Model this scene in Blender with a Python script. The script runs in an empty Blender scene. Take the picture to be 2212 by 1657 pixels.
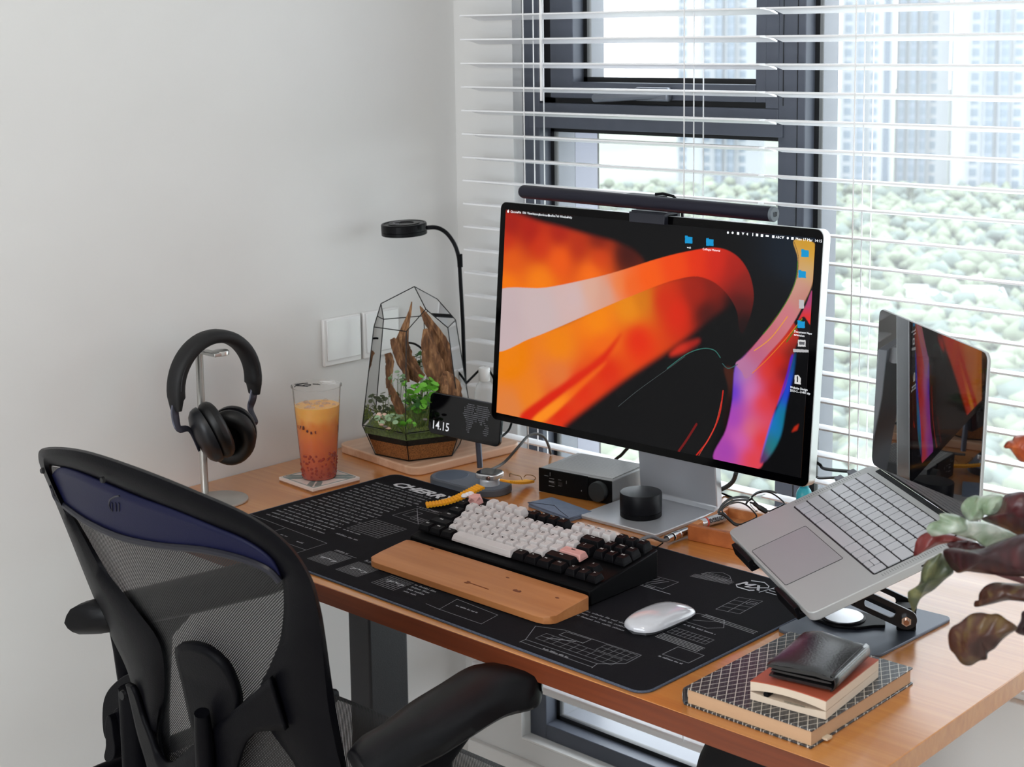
import bpy, bmesh, math, random
import numpy as np
from mathutils import Vector, Matrix, Euler
R=math.radians
random.seed(7)
SC=bpy.context.scene
COL=SC.collection
# ---------------------------------------------------------------- camera
_yaw,_pit,_rol=R(-41.1513754),R(7.79334518),R(0.38123427)
FPX=3268.151; CXP=1106+172.35263; CYP=828.5-283.73612
CAM=Vector((2.1335,-1.2530,1.48))
_f=Vector((math.sin(_yaw)*math.cos(_pit),math.cos(_yaw)*math.cos(_pit),-math.sin(_pit)))
_r=Vector((math.cos(_yaw),-math.sin(_yaw),0)); _d=_f.cross(_r)
_r2=_r*math.cos(_rol)+_d*math.sin(_rol); _d2=-_r*math.sin(_rol)+_d*math.cos(_rol)
cd=bpy.data.cameras.new('camera'); cam=bpy.data.objects.new('camera',cd); COL.objects.link(cam)
_m=Matrix((_r2,-_d2,-_f)).transposed().to_4x4(); _m.translation=CAM; cam.matrix_world=_m
cd.sensor_width=36; cd.sensor_fit='HORIZONTAL'; cd.lens=FPX/2212*36
cd.shift_x=-(CXP-1106)/2212; cd.shift_y=(CYP-828.5)/2212
cd.clip_start=.05; cd.clip_end=3000
cd.dof.use_dof=True; cd.dof.focus_distance=2.10; cd.dof.aperture_fstop=11
SC.camera=cam
# ---------------------------------------------------------------- view, world, lights
vs=SC.view_settings; vs.view_transform='Standard'; vs.look='None'; vs.gamma=1; vs.use_curve_mapping=False
vs.exposure=0.95
SC.cycles.use_denoising=True
SC.cycles.max_bounces=10; SC.cycles.transparent_max_bounces=24; SC.cycles.diffuse_bounces=5; SC.cycles.glossy_bounces=4
SC.cycles.sample_clamp_indirect=6; SC.cycles.caustics_reflective=False; SC.cycles.caustics_refractive=False
W=bpy.data.worlds.new('sky'); SC.world=W; W.use_nodes=True
nt=W.node_tree; bg=nt.nodes['Background']; bg.inputs['Color'].default_value=(.90,.95,1,1); bg.inputs['Strength'].default_value=3.2
def portal(name,loc,rot,sx,sy):
    l=bpy.data.lights.new(name,'AREA'); l.shape='RECTANGLE'; l.size=sx; l.size_y=sy; l.cycles.is_portal=True
    o=bpy.data.objects.new(name,l); COL.objects.link(o); o.location=loc; o.rotation_euler=rot
portal('window_portal',(1.12,1.0,1.29),(R(-90),0,0),1.95,2.4)
portal('rear_fill_portal',(1.7,-3.35,1.5),(R(90),0,0),2.3,1.8)  # samples sky fill through the opening added in the rear wall
# ceiling fill light, added to brighten the room (its unseen panel is built below)
l=bpy.data.lights.new('ceiling_fill_light','AREA'); l.shape='DISK'; l.size=.5; l.energy=3; l.color=(1,.93,.85)
o=bpy.data.objects.new('ceiling_fill_light',l); COL.objects.link(o); o.location=(1.5,-1.2,2.53)
# ---------------------------------------------------------------- point helpers (photo pixel + real depth -> metres)
def ray(x,y): return (_r2*((x-CXP)/FPX)+_d2*((y-CYP)/FPX)+_f).normalized()
def aty(x,y,Y): v=ray(x,y); return CAM+v*((Y-CAM.y)/v.y)
def atz(x,y,Z): v=ray(x,y); return CAM+v*((Z-CAM.z)/v.z)
def atx(x,y,X): v=ray(x,y); return CAM+v*((X-CAM.x)/v.x)
def atd(x,y,d): return CAM+ray(x,y)*d
# ---------------------------------------------------------------- materials
def lin(c): return tuple((v/255/12.92 if v/255<=.04045 else ((v/255+.055)/1.055)**2.4) for v in c)+(1,)
MATS={}
def mat(name,rgb,rough=.5,metal=0,coat=0,spec=.5,var=0,vs_=20,bump=0,bs=200,trans=0,alpha=1,emit=0,sheen=0,croff=.1,stretch=(1,1,1),ior=1.45):
    if name in MATS: return MATS[name]
    m=bpy.data.materials.new(name); m.use_nodes=True; n=m.node_tree.nodes; L=m.node_tree.links
    b=n['Principled BSDF']; c=lin(rgb)
    b.inputs['Base Color'].default_value=c; b.inputs['Roughness'].default_value=rough; b.inputs['Metallic'].default_value=metal
    b.inputs['Coat Weight'].default_value=coat; b.inputs['Coat Roughness'].default_value=croff; b.inputs['Specular IOR Level'].default_value=spec
    b.inputs['Transmission Weight'].default_value=trans; b.inputs['Alpha'].default_value=alpha; b.inputs['Sheen Weight'].default_value=sheen; b.inputs['IOR'].default_value=ior
    if emit: b.inputs['Emission Color'].default_value=c; b.inputs['Emission Strength'].default_value=emit
    if var or bump:
        tc=n.new('ShaderNodeTexCoord'); mp=n.new('ShaderNodeMapping'); mp.inputs['Scale'].default_value=stretch
        L.new(tc.outputs['Object'],mp.inputs['Vector'])
    if var:
        t=n.new('ShaderNodeTexNoise'); t.inputs['Scale'].default_value=vs_; t.inputs['Detail'].default_value=4
        L.new(mp.outputs['Vector'],t.inputs['Vector'])
        r=n.new('ShaderNodeValToRGB'); r.color_ramp.elements[0].position=.3; r.color_ramp.elements[1].position=.7
        r.color_ramp.elements[0].color=tuple(max(0,v*(1-var)) for v in c[:3])+(1,); r.color_ramp.elements[1].color=tuple(min(1,v*(1+var)) for v in c[:3])+(1,)
        L.new(t.outputs['Fac'],r.inputs['Fac']); L.new(r.outputs['Color'],b.inputs['Base Color'])
    if bump:
        t=n.new('ShaderNodeTexNoise'); t.inputs['Scale'].default_value=bs; t.inputs['Detail'].default_value=3
        L.new(mp.outputs['Vector'],t.inputs['Vector']); bp=n.new('ShaderNodeBump'); bp.inputs['Strength'].default_value=bump; bp.inputs['Distance'].default_value=.001
        L.new(t.outputs['Fac'],bp.inputs['Height']); L.new(bp.outputs['Normal'],b.inputs['Normal'])
    MATS[name]=m; return m
def wood(name,c1,c2,c3=None,stretch=(3,60,60),rough=.45,coat=0,bump=.15,croff=.2,spec=.5,rings=0):
    m=bpy.data.materials.new(name); m.use_nodes=True; n=m.node_tree.nodes; L=m.node_tree.links; b=n['Principled BSDF']
    tc=n.new('ShaderNodeTexCoord'); mp=n.new('ShaderNodeMapping'); mp.inputs['Scale'].default_value=stretch; L.new(tc.outputs['Object'],mp.inputs['Vector'])
    t=n.new('ShaderNodeTexNoise'); t.inputs['Scale'].default_value=1; t.inputs['Detail'].default_value=6; t.inputs['Distortion'].default_value=.4
    L.new(mp.outputs['Vector'],t.inputs['Vector'])
    r=n.new('ShaderNodeValToRGB'); e=r.color_ramp.elements; e[0].position=.28; e[0].color=lin(c1); e[1].position=.72; e[1].color=lin(c2)
    if c3: k=e.new(.5); k.color=lin(c3)
    L.new(t.outputs['Fac'],r.inputs['Fac']); L.new(r.outputs['Color'],b.inputs['Base Color'])
    b.inputs['Roughness'].default_value=rough; b.inputs['Coat Weight'].default_value=coat; b.inputs['Coat Roughness'].default_value=croff; b.inputs['Specular IOR Level'].default_value=spec
    bp=n.new('ShaderNodeBump'); bp.inputs['Strength'].default_value=bump; bp.inputs['Distance'].default_value=.0005
    L.new(t.outputs['Fac'],bp.inputs['Height']); L.new(bp.outputs['Normal'],b.inputs['Normal'])
    return m
def glassy(name,tint=(1,1,1),refl=.06,rough=.02,haze=0,hcol=(1,1,1),fres=True):
    """thin clear sheet: transparent with a fresnel gloss (and an optional milky veil)"""
    m=bpy.data.materials.new(name); m.use_nodes=True; n=m.node_tree.nodes; L=m.node_tree.links
    n.remove(n['Principled BSDF']); out=n['Material Output']
    tr=n.new('ShaderNodeBsdfTransparent'); tr.inputs['Color'].default_value=tint+(1,)
    gl=n.new('ShaderNodeBsdfGlossy'); gl.inputs['Roughness'].default_value=rough
    mx=n.new('ShaderNodeMixShader'); lw=n.new('ShaderNodeLayerWeight'); lw.inputs['Blend'].default_value=refl
    L.new(lw.outputs['Fresnel'],mx.inputs['Fac']) if fres else None
    if not fres: mx.inputs['Fac'].default_value=refl
    L.new(tr.outputs[0],mx.inputs[1]); L.new(gl.outputs[0],mx.inputs[2]); last=mx
    if haze:
        df=n.new('ShaderNodeBsdfDiffuse'); df.inputs['Color'].default_value=hcol+(1,); tl=n.new('ShaderNodeBsdfTranslucent'); tl.inputs['Color'].default_value=hcol+(1,)
        ad=n.new('ShaderNodeMixShader'); L.new(df.outputs[0],ad.inputs[1]); L.new(tl.outputs[0],ad.inputs[2])
        m2=n.new('ShaderNodeMixShader'); m2.inputs['Fac'].default_value=haze; L.new(last.outputs[0],m2.inputs[1]); L.new(ad.outputs[0],m2.inputs[2]); last=m2
    L.new(last.outputs[0],out.inputs['Surface']); return m
def img_mat(name,arr,rough=.5,emit=0,spec=.5,coat=0,croff=.03,sheen=0):
    h,w=arr.shape[:2]; im=bpy.data.images.new(name,w,h,alpha=False)
    a=np.ones((h,w,4),np.float32); q_=np.clip(arr,0,1); a[...,:3]=np.where(q_<.0031308,q_*12.92,1.055*np.maximum(q_,1e-9)**(1/2.4)-.055); im.pixels.foreach_set(a.ravel()); im.update(); im.pack()
    m=bpy.data.materials.new(name); m.use_nodes=True; n=m.node_tree.nodes; L=m.node_tree.links; b=n['Principled BSDF']
    t=n.new('ShaderNodeTexImage'); t.image=im
    if emit:
        b.inputs['Base Color'].default_value=(.005,.005,.005,1); L.new(t.outputs['Color'],b.inputs['Emission Color']); b.inputs['Emission Strength'].default_value=emit
    else: L.new(t.outputs['Color'],b.inputs['Base Color'])
    b.inputs['Roughness'].default_value=rough; b.inputs['Specular IOR Level'].default_value=spec; b.inputs['Coat Weight'].default_value=coat; b.inputs['Coat Roughness'].default_value=croff; b.inputs['Sheen Weight'].default_value=sheen
    return m
# ---------------------------------------------------------------- mesh builder
class MB:
    def __init__(s): s.v=[];s.f=[];s.uv=None
    def add(s,vs,fs,M=None):
        o=len(s.v); s.v+=[(M@Vector(v) if M else Vector(v)) for v in vs]; s.f+=[tuple(i+o for i in f) for f in fs]; return s
    def box(s,a,b,M=None):
        x0,y0,z0=a;x1,y1,z1=b
        return s.add([(x0,y0,z0),(x1,y0,z0),(x1,y1,z0),(x0,y1,z0),(x0,y0,z1),(x1,y0,z1),(x1,y1,z1),(x0,y1,z1)],
          [(0,3,2,1),(4,5,6,7),(0,1,5,4),(1,2,6,5),(2,3,7,6),(3,0,4,7)],M)
    def rings(s,rs,close=True,cap=True,M=None):
        n=len(rs[0]); vs=[p for r in rs for p in r]; fs=[]
        for i in range(len(rs)-1):
            for j in range(n if close else n-1):
                k=(j+1)%n; fs.append((i*n+j,i*n+k,(i+1)*n+k,(i+1)*n+j))
        if cap and close: fs.append(tuple(range(n-1,-1,-1))); fs.append(tuple((len(rs)-1)*n+j for j in range(n)))
        return s.add(vs,fs,M)
    def lathe(s,prof,n=32,M=None,cap=True,sx=1,sy=1):
        return s.rings([[(r*math.cos(2*math.pi*j/n)*sx,r*math.sin(2*math.pi*j/n)*sy,z) for j in range(n)] for r,z in prof],True,cap,M)
    def tube(s,pts,r,n=10,cap=True,M=None,flat=1):
        pts=[Vector(p) for p in pts]; rr=r if isinstance(r,(list,tuple)) else [r]*len(pts); rs=[]
        up=Vector((0,0,1)); T=(pts[1]-pts[0]).normalized()
        if abs(T.dot(up))>.9: up=Vector((0,1,0))
        N=(up-T*up.dot(T)).normalized()
        for i,p in enumerate(pts):
            T=((pts[min(i+1,len(pts)-1)]-pts[max(i-1,0)])).normalized(); N=(N-T*N.dot(T)).normalized(); B=T.cross(N)
            rs.append([p+N*math.cos(2*math.pi*j/n)*rr[i]+B*math.sin(2*math.pi*j/n)*rr[i]*flat for j in range(n)])
        return s.rings(rs,True,cap,M)
    def prism(s,poly,z0,z1,M=None):
        n=len(poly); return s.add([(x,y,z0) for x,y in poly]+[(x,y,z1) for x,y in poly],[tuple(range(n-1,-1,-1)),tuple(range(n,2*n))]+[(i,(i+1)%n,n+(i+1)%n,n+i) for i in range(n)],M)
    def mesh(s,name):
        me=bpy.data.meshes.new(name); me.from_pydata([tuple(v) for v in s.v],[],s.f); me.update()
        bm=bmesh.new(); bm.from_mesh(me); bmesh.ops.recalc_face_normals(bm,faces=bm.faces); bm.to_mesh(me); bm.free(); return me
    def build(s,name,m,parent=None,smooth=False,bevel=0,seg=2,sub=0,solid=0,angle=35):
        me=s.mesh(name); me.materials.append(m); o=bpy.data.objects.new(name,me); COL.objects.link(o)
        if parent: o.parent=parent
        fin(o,smooth,bevel,seg,sub,solid,angle); return o
def fin(o,smooth=False,bevel=0,seg=2,sub=0,solid=0,angle=35):
    me=o.data
    if solid: md=o.modifiers.new('solid','SOLIDIFY'); md.thickness=solid; md.offset=0
    if sub: md=o.modifiers.new('sub','SUBSURF'); md.levels=sub; md.render_levels=sub
    if bevel: md=o.modifiers.new('bevel','BEVEL'); md.width=bevel; md.segments=seg; md.limit_method='ANGLE'; md.angle_limit=R(30); md.harden_normals=False
    if smooth or bevel:
        me.shade_smooth() if smooth and not bevel else None
        try: me.set_sharp_from_angle(angle=R(angle))
        except Exception: pass
        if bevel: me.shade_smooth(); me.set_sharp_from_angle(angle=R(angle))
    return o
def tag(o,label,cat,group=None,kind=None):
    o['label']=label; o['category']=cat
    if group: o['group']=group
    if kind: o['kind']=kind
    return o
def struct(o): o['kind']='structure'; return o
def stuff(o): o['kind']='stuff'; return o
def thing(name,label,cat,loc=(0,0,0),rz=0,group=None,rot=None):
    o=bpy.data.objects.new(name,None); COL.objects.link(o); o.location=loc; o.rotation_euler=rot or (0,0,rz); o.empty_display_size=.05
    return tag(o,label,cat,group)
def inst(src,parent,loc=None,rot=None,name=None,scale=None,M=None):
    o=src.copy(); COL.objects.link(o); o.parent=parent
    if M is not None: o.matrix_local=M
    if loc is not None: o.location=loc
    if rot is not None: o.rotation_euler=rot
    if scale is not None: o.scale=scale
    return o
def copy_tree(o,parent=None):
    c=o.copy(); COL.objects.link(c); c.parent=parent
    for ch in list(o.children): copy_tree(ch,c)
    return c
def cr(pts,n=8,closed=False):
    """catmull-rom through points (tuples of any length)"""
    P=[np.array(p,float) for p in pts]; out=[]; N=len(P); rng=range(N if closed else N-1)
    for i in rng:
        p0=P[(i-1)%N] if closed or i>0 else P[0]; p1=P[i]; p2=P[(i+1)%N]; p3=P[(i+2)%N] if closed or i+2<N else P[-1]
        for k in range(n):
            t=k/n; out.append(tuple(.5*((2*p1)+(-p0+p2)*t+(2*p0-5*p1+4*p2-p3)*t*t+(-p0+3*p1-3*p2+p3)*t**3)))
    if not closed: out.append(tuple(P[-1]))
    return out
def rrect(x0,y0,x1,y1,r,n=5):
    o=[]
    for cx,cy,a in ((x1-r,y1-r,0),(x0+r,y1-r,90),(x0+r,y0+r,180),(x1-r,y0+r,270)):
        for k in range(n+1): t=R(a+90*k/n); o.append((cx+r*math.cos(t),cy+r*math.sin(t)))
    return o
_tx={}
def text_mesh(body,size=1,ext=0,shear=0,off=0,sx=1,align='LEFT'):
    key=(body,size,ext,shear,off,sx,align)
    if key in _tx: return _tx[key]
    cu=bpy.data.curves.new('text','FONT'); cu.body=body; cu.size=size; cu.extrude=ext; cu.shear=shear; cu.offset=off; cu.align_x=align; cu.resolution_u=2
    o=bpy.data.objects.new('text',cu); COL.objects.link(o); dg=bpy.context.evaluated_depsgraph_get(); me=bpy.data.meshes.new_from_object(o.evaluated_get(dg))
    bpy.data.objects.remove(o); 
    if sx!=1:
        for v in me.vertices: v.co.x*=sx
    me.name='lettering'; _tx[key]=me; return me
def text(body,m,parent,size,loc=(0,0,0),rot=(0,0,0),name='lettering',**k):
    me=text_mesh(body,size,**k)
    if not me.materials: me.materials.append(m)
    o=bpy.data.objects.new(name,me); COL.objects.link(o); o.parent=parent; o.location=loc; o.rotation_euler=rot; return o
# ---------------------------------------------------------------- tiny raster library for flat prints
def inpoly(X,Y,poly):
    c=np.zeros(X.shape,bool); n=len(poly); j=n-1
    for i in range(n):
        xi,yi=poly[i]; xj,yj=poly[j]
        if yi!=yj: c^=((yi>Y)!=(yj>Y))&(X<(xj-xi)*(Y-yi)/(yj-yi)+xi)
        j=i
    return c
def blur(a,r):
    r=int(r)
    if r<1: return a
    for ax in (0,1):
        for _ in range(2):
            p=np.pad(a,[(r+1,r) if k==ax else (0,0) for k in range(2)],mode='edge'); c=np.cumsum(p,axis=ax)
            a=(np.take(c,range(2*r+1,c.shape[ax]),ax)-np.take(c,range(0,c.shape[ax]-2*r-1),ax))/(2*r+1)
    return a
def line(A,x0,y0,x1,y1,w,col,al=1):
    h,wd=A.shape[:2]; a=int(max(0,min(x0,x1)-w-1));b=int(min(wd,max(x0,x1)+w+2));c=int(max(0,min(y0,y1)-w-1));d=int(min(h,max(y0,y1)+w+2))
    if a>=b or c>=d: return
    Y,X=np.mgrid[c:d,a:b].astype(np.float32); dx,dy=x1-x0,y1-y0; L=dx*dx+dy*dy+1e-9; t=np.clip(((X-x0)*dx+(Y-y0)*dy)/L,0,1)
    ds=np.hypot(X-x0-t*dx,Y-y0-t*dy); k=np.clip(w/2+.5-ds,0,1)[...,None]*al; A[c:d,a:b]=A[c:d,a:b]*(1-k)+np.array(col,np.float32)*k
def bx(name,a,b,m,parent=None,bevel=0,seg=2): return MB().box(a,b).build(name,m,parent,bevel=bevel,seg=seg)
# ================================================================ ROOM
M_wall=mat('wall_paint',(220,219,217),.75,var=.02,vs_=3,bump=.12,bs=120)
M_white=mat('white_paint',(232,230,227),.55)
M_frame=mat('dark_aluminium',(76,80,90),.45,metal=.1,var=.05,vs_=30)
M_gasket=mat('black_rubber',(10,11,14),.5)
M_blk=mat('black_plastic',(10,10,13),.42,spec=.15); M_blk2=mat('matte_black',(9,9,11),.62,spec=.12); M_sat=mat('satin_black',(8,8,11),.3,spec=.2)
M_alu=mat('brushed_aluminium',(196,197,200),.3,metal=1,var=.03,vs_=8,stretch=(1,60,60))
M_chrome=mat('polished_steel',(215,215,218),.12,metal=1)
struct(bx('floor',(0,-3.2,-.1),(3.6,.79,0),wood('pale_floor',(204,198,190),(222,217,210),stretch=(1.2,16,1),rough=.35)))
struct(bx('ceiling',(0,-3.2,2.6),(3.6,.79,2.7),M_white))
w=struct(bx('wall_left',(-.15,-3.2,-.1),(0,.98,2.7),M_wall))
wr=struct(bx('wall_right',(3.6,-3.2,-.1),(3.75,.98,2.7),M_wall))
m=MB(); m.box((0,.79,-.1),(.155,.98,2.7)).box((.155,.79,-.1),(2.08,.98,.118)).box((.155,.79,2.45),(2.08,.98,2.7)).box((2.08,.79,-.1),(3.6,.98,2.7))
struct(m.build('wall_window',M_wall))
m=MB(); m.box((0,-3.35,-.1),(.6,-3.2,2.7)).box((.6,-3.35,-.1),(2.8,-3.2,.65)).box((.6,-3.35,2.4),(2.8,-3.2,2.7)).box((2.8,-3.35,-.1),(3.6,-3.2,2.7))  # unseen rear wall; its opening is added to let in fill light
struct(m.build('wall_rear',M_wall))
struct(bx('baseboard_left',(0,-3.2,0),(.012,.79,.08),M_white,bevel=.002)); struct(bx('baseboard_window',(.012,.778,0),(3.6,.79,.08),M_white,bevel=.002))
struct(bx('trim_1',(.1555,.79,.1185),(2.0795,.815,.1225),M_white))
lp=thing('ceiling_fill_lamp','round white ceiling lamp, unseen, added as fill light over the middle of the room','lamp',(1.5,-1.2,2.6)); MB().lathe([(.27,0),(.27,-.03),(.25,-.05)],40).build('fill_lamp_body',M_white,lp)  # unseen lamp, added only as room fill
MB().lathe([(.24,-.0505),(.24,-.054)],40).build('fill_lamp_diffuser',mat('fill_glow',(255,240,220),.5,emit=1.2),lp)
# window: outer frame, mullion, transom, awning sash
win=bpy.data.objects.new('window_1',None); COL.objects.link(win); struct(win)
win['label']='dark grey aluminium window with an awning sash over a fixed pane'
x0,x1,x2,x3=.1555,.1983,.7326,.7842; yF,yB=.815,.915; zb,zt=.122,2.45
def fr(a,b,n='frame_member',m=M_frame,bv=.0015): return bx(n,a,b,m,win,bevel=bv)
fr((x0,yF,zb),(x1,yB,zt)); fr((x2,yF,zb),(x3,yB,zt)); fr((x1,yF,zb),(x2,yB,.1535)); fr((x1,yF,zt-.04),(x2,yB,zt)); fr((x3,yF,zb),(2.0,yB,.1535)); fr((x3,yF,zt-.04),(2.0,yB,zt)); fr((2.0,yF,zb),(2.08,yB,zt))
fr((x1,yF,1.3284),(x2,yB,1.3745),'transom')
bx('transom_cover',(x1-.022,yF-.004,1.3284),(x2+.011,yF+.0,1.3505),M_frame,win,bevel=.001)
# grooves on the mullion face
for gx in (.7415,.769): bx('groove',(gx,yF-.0008,1.38 if gx<.75 else zb),(gx+.0012,yF+.001,zt-.05),M_gasket,win)
# black seals round each pane
def seal(xa,xb,za,zc,y=.846,t=.009):
    m=MB(); m.box((xa,y,za),(xa+t,y+.012,zc)).box((xb-t,y,za),(xb,y+.012,zc)).box((xa,y,za),(xb,y+.012,za+t)).box((xa,y,zc-t),(xb,y+.012,zc)); return m.build('seal',M_gasket,win)
M_glass=glassy('window_glass',(.97,.985,.99),.035,.0,haze=.085)  # milky veil in the pane stands in for the haze outdoors
def pane(xa,xb,za,zc,y=.8515): return bx('pane',(xa,y,za),(xb,y+.004,zc),M_glass,win)
seal(x1,x2,.1535,1.3284); pane(x1+.004,x2-.004,.158,1.325)
seal(x3,2.0,.1535,zt-.04,y=.843); pane(x3+.004,1.996,.158,zt-.045)
# sash
s0,s1,sz0,sz1=.2261,.7079,1.3842,2.39
bx('sash_rebate',(x1,.835,1.3745),(x2,.84,sz1+.02),M_gasket,win)if False else None
for a,b in (((s0,yF+.001,sz0),(.2822,yB-.01,sz1)),((.6865,yF+.001,sz0),(s1,yB-.01,sz1)),((.2822,yF+.001,sz0),(.6865,yB-.01,1.4132)),((.2822,yF+.001,sz1-.03),(.6865,yB-.01,sz1))): fr(a,b,'sash_member')
m=MB(); m.box((x1,.83,1.3745),(s0,.91,zt-.04)).box((s1,.83,1.3745),(x2,.91,zt-.04)).box((x1,.83,1.3745),(x2,.91,sz0)); m.build('sash_gap',M_gasket,win)
fr((s1-.001,yF,1.3745),(x2,yB,zt-.04),'frame_member')
seal(.2822,.6865,1.4132,sz1-.03,y=.846); pane(.286,.683,1.417,sz1-.034)
# sash handle
hp=aty(1320,205,.806); h0=aty(1283,208,.79); h1=aty(1440,200,.80)
m=MB(); m.tube([aty(1284,212,.80),aty(1330,209,.797),aty(1400,205,.80),aty(1432,203,.807)],[.0075,.0085,.008,.008],10,flat=1.0); m.build('handle',mat('handle_grey',(118,122,130),.35,metal=.6),win,smooth=True)
q=aty(1420,205,.81); bx('handle_base',(q.x-.045,.80,q.z-.011),(q.x+.03,.815,q.z+.013),mat('handle_grey',(118,122,130)),win,bevel=.004)
# outer reveal, mullion fin and exterior wall
M_ext=mat('exterior_render',(104,106,120),.8,var=.03,vs_=6)
m=MB(); m.box((-.4,.98,-.1),(.1983,.985,2.7)).box((.156,.9155,.1),(.1983,.985,2.5)); e=m.build('wall_exterior',M_ext); struct(e)
# ---------------------------------------------------------------- blinds
M_slat=mat('blind_white',(238,238,240),.4); M_cord=mat('cord_white',(240,240,240),.7)
def blind(xa,xb,label,ladders):
    bl=thing('venetian_blind',label,'blind',((xa+xb)/2,.745,.27))
    ox=(xa+xb)/2; tilt=-R(8.8); prof=[(-.025,0),(-.013,.0022),(0,.003),(.013,.0022),(.025,0),(.025,-.0026),(0,-.0004),(-.025,-.0026)]
    P=[(y*math.cos(tilt)-z*math.sin(tilt),y*math.sin(tilt)+z*math.cos(tilt)) for y,z in prof]
    src=None
    for i in range(-19,29):
        z=1.5366-.0436*i-.0038
        if z<.30: break
        if src is None:
            src=MB().rings([[(x,y,z_) for y,z_ in P] for x in (xa-ox,xb-ox)]).build('slat',M_slat,bl); src.location=(0,0,z-.27); src.data.shade_smooth(); src.data.set_sharp_from_angle(angle=R(40))
        else: inst(src,bl,(0,0,z-.27))
    bx('bottom_rail',(xa-ox,-.025,0),(xb-ox,.025,.014),M_slat,bl,bevel=.003); bx('head_rail',(xa-ox,-.028,2.105),(xb-ox,.028,2.16),M_slat,bl,bevel=.002)
    for lx in ladders:
        for y,r in ((-.0262,.0011),(.0262,.0011),(0,.0011)):
            MB().tube([(lx-ox,y,.012),(lx-ox,y,2.11)],r,6).build('ladder_cord',M_cord,bl)
    return bl,ox
b1,ox=blind(.088,.7605,'white venetian blind in front of the awning window, left of the mullion',(.251,.613))
bx('tilt_wand',(.300-ox,-.036,1.113),(.3035-ox,-.0325,2.1),M_cord,b1)
b2,ox2=blind(.7715,1.97,'wide white venetian blind over the large right pane, behind the laptop',(.935,1.42,1.85))
# low white cabinet under the window, behind the desk
cbn=thing('low_cabinet','plain white low cabinet under the window behind the right of the desk','cabinet',(1.49,.65,0))
bx('cabinet_body',(-.44,-.04,.05),(.44,.05,.60),M_white,cbn,bevel=.003); bx('plinth',(-.27,-.03,0),(.43,.05,.05),M_white,cbn)
for a in (-.435,.0): bx('door',(a,-.055,.055),(a+.43,-.04,.59),M_white,cbn,bevel=.002)
# ================================================================ OUTSIDE
F=Vector((-.50,.866,0)).normalized(); Rt=Vector((F.y,-F.x,0)); GZ=-38.5
def out(px,D): # point on the ground, D metres out along the view, under photo column px
    v=ray(px,430); k=D/(v.x*F.x+v.y*F.y); return Vector((CAM.x+v.x*k,CAM.y+v.y*k,GZ))
M_conc=mat('tower_concrete',(146,150,154),.9); M_twin=mat('tower_glass',(92,106,120),.3); M_conc2=mat('tower_band',(118,128,140),.9)
gr=MB(); gr.add([(-900,20,GZ),(600,20,GZ),(600,1200,GZ),(-900,1200,GZ)],[(0,1,2,3)]); g=gr.build('ground',mat('outside_ground',(102,110,96),.95,var=.2,vs_=.02)); struct(g)
wsrc=[None]
def tower(pa,pb,D,label,bays,floors=38,setb=0):
    A=out(pa,D); B=out(pb,D); wd=(B-A).length; ux=(B-A).normalized(); ang=math.atan2(ux.y,ux.x)
    t=thing('apartment_tower',label,'building',A,ang); Hh=floors*3.0
    MB().box((0,0,0),(wd,18,Hh)).build('tower_body',M_conc,t)
    n=0; bw=wd/len(bays); x=0
    for bi,k in enumerate(bays):
        if k=='d': MB().box((x+bw*.28,-.5,0),(x+bw*.72,.5,Hh)).build('stair_strip',mat('stair_glass',(72,84,98),.4),t)
        elif k=='w': pass
        else:
            if k=='b': MB().box((x+.15*bw,-1.4,0),(x+bw*.85,0.5,Hh)).build('bay_wing',M_conc2,t)
            for fl in range(1,floors-14):
                if n>=290: break
                n+=1; yy=-1.42 if k=='b' else -.02
                if wsrc[0] is None:
                    wsrc[0]=MB().box((-.5,-.06,0),(.5,.06,1.9)).build('window',M_twin,t); o=wsrc[0]
                else: o=inst(wsrc[0],t)
                o.location=(x+bw/2,yy,fl*3+.6); o.scale=(bw*(.62 if k=='b' else .6),1,1)
        if k!='w' and k!='d': MB().box((x+bw*.2,-2.2 if k=='b' else -.9,0),(x+bw*.26,0,Hh)).build('fin',M_conc,t)
        x+=bw
    return t
tower(1812,1925,398,'pale high-rise left of the tall dark stair strip, seen through the right pane',['a','b','a','d'])
tower(1930,2045,404,'pale high-rise with paired bays in the middle of the right pane',['b','b','b','a','w'])
tower(2052,2330,392,'widest pale high-rise at the right side of the view outside',['w','a','b','b','a','a','b','a','w'])
tower(1462,1640,430,'faint pale high-rise seen through the left window above the monitor',['a','w','a','b','b','a','w'])
# road/low block and forest canopy
q=out(1900,215); t=thing('low_roof','long white low roof among the trees below the towers','building',out(1850,228),math.atan2((out(2000,228)-out(1850,228)).y,(out(2000,228)-out(1850,228)).x))
MB().box((-6,-5,0),(22,6,3.2)).build('roof_slab',mat('white_roof',(190,192,194),.8),t); MB().box((-5,-4,3.2),(21,5,3.5)).build('roof_cap',mat('white_roof',(190,192,194),.8),t)
rg=np.random.default_rng(3)
ico=bmesh.new(); bmesh.ops.create_icosphere(ico,subdivisions=1,radius=1); iv=np.array([v.co[:] for v in ico.verts]); 
ifc=[tuple(v.index for v in f.verts) for f in ico.faces]; ico.free()
def canopy(name,cols,N,D0,D1,p0,p1,label):
    vs=[];fs=[]
    for i in range(N):
        D=D0*(D1/D0)**rg.random(); c=out(p0+(p1-p0)*rg.random(),D); s=(.8+1.1*rg.random())
        if abs(D-228)<12 and rg.random()<.9: continue
        n=iv*(1+.22*rg.standard_normal((len(iv),1)))*np.array([s,s,s*.85])+np.array([c.x,c.y,GZ+s*.9+3.5*rg.random()])
        o=len(vs); vs+=[tuple(r) for r in n]; fs+=[tuple(a+o for a in f) for f in ifc]
    me=bpy.data.meshes.new(name); me.from_pydata(vs,[],fs); me.update(); me.shade_smooth(); me.materials.append(cols); o=bpy.data.objects.new(name,me); COL.objects.link(o); tag(o,label,'trees'); stuff(o)
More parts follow.
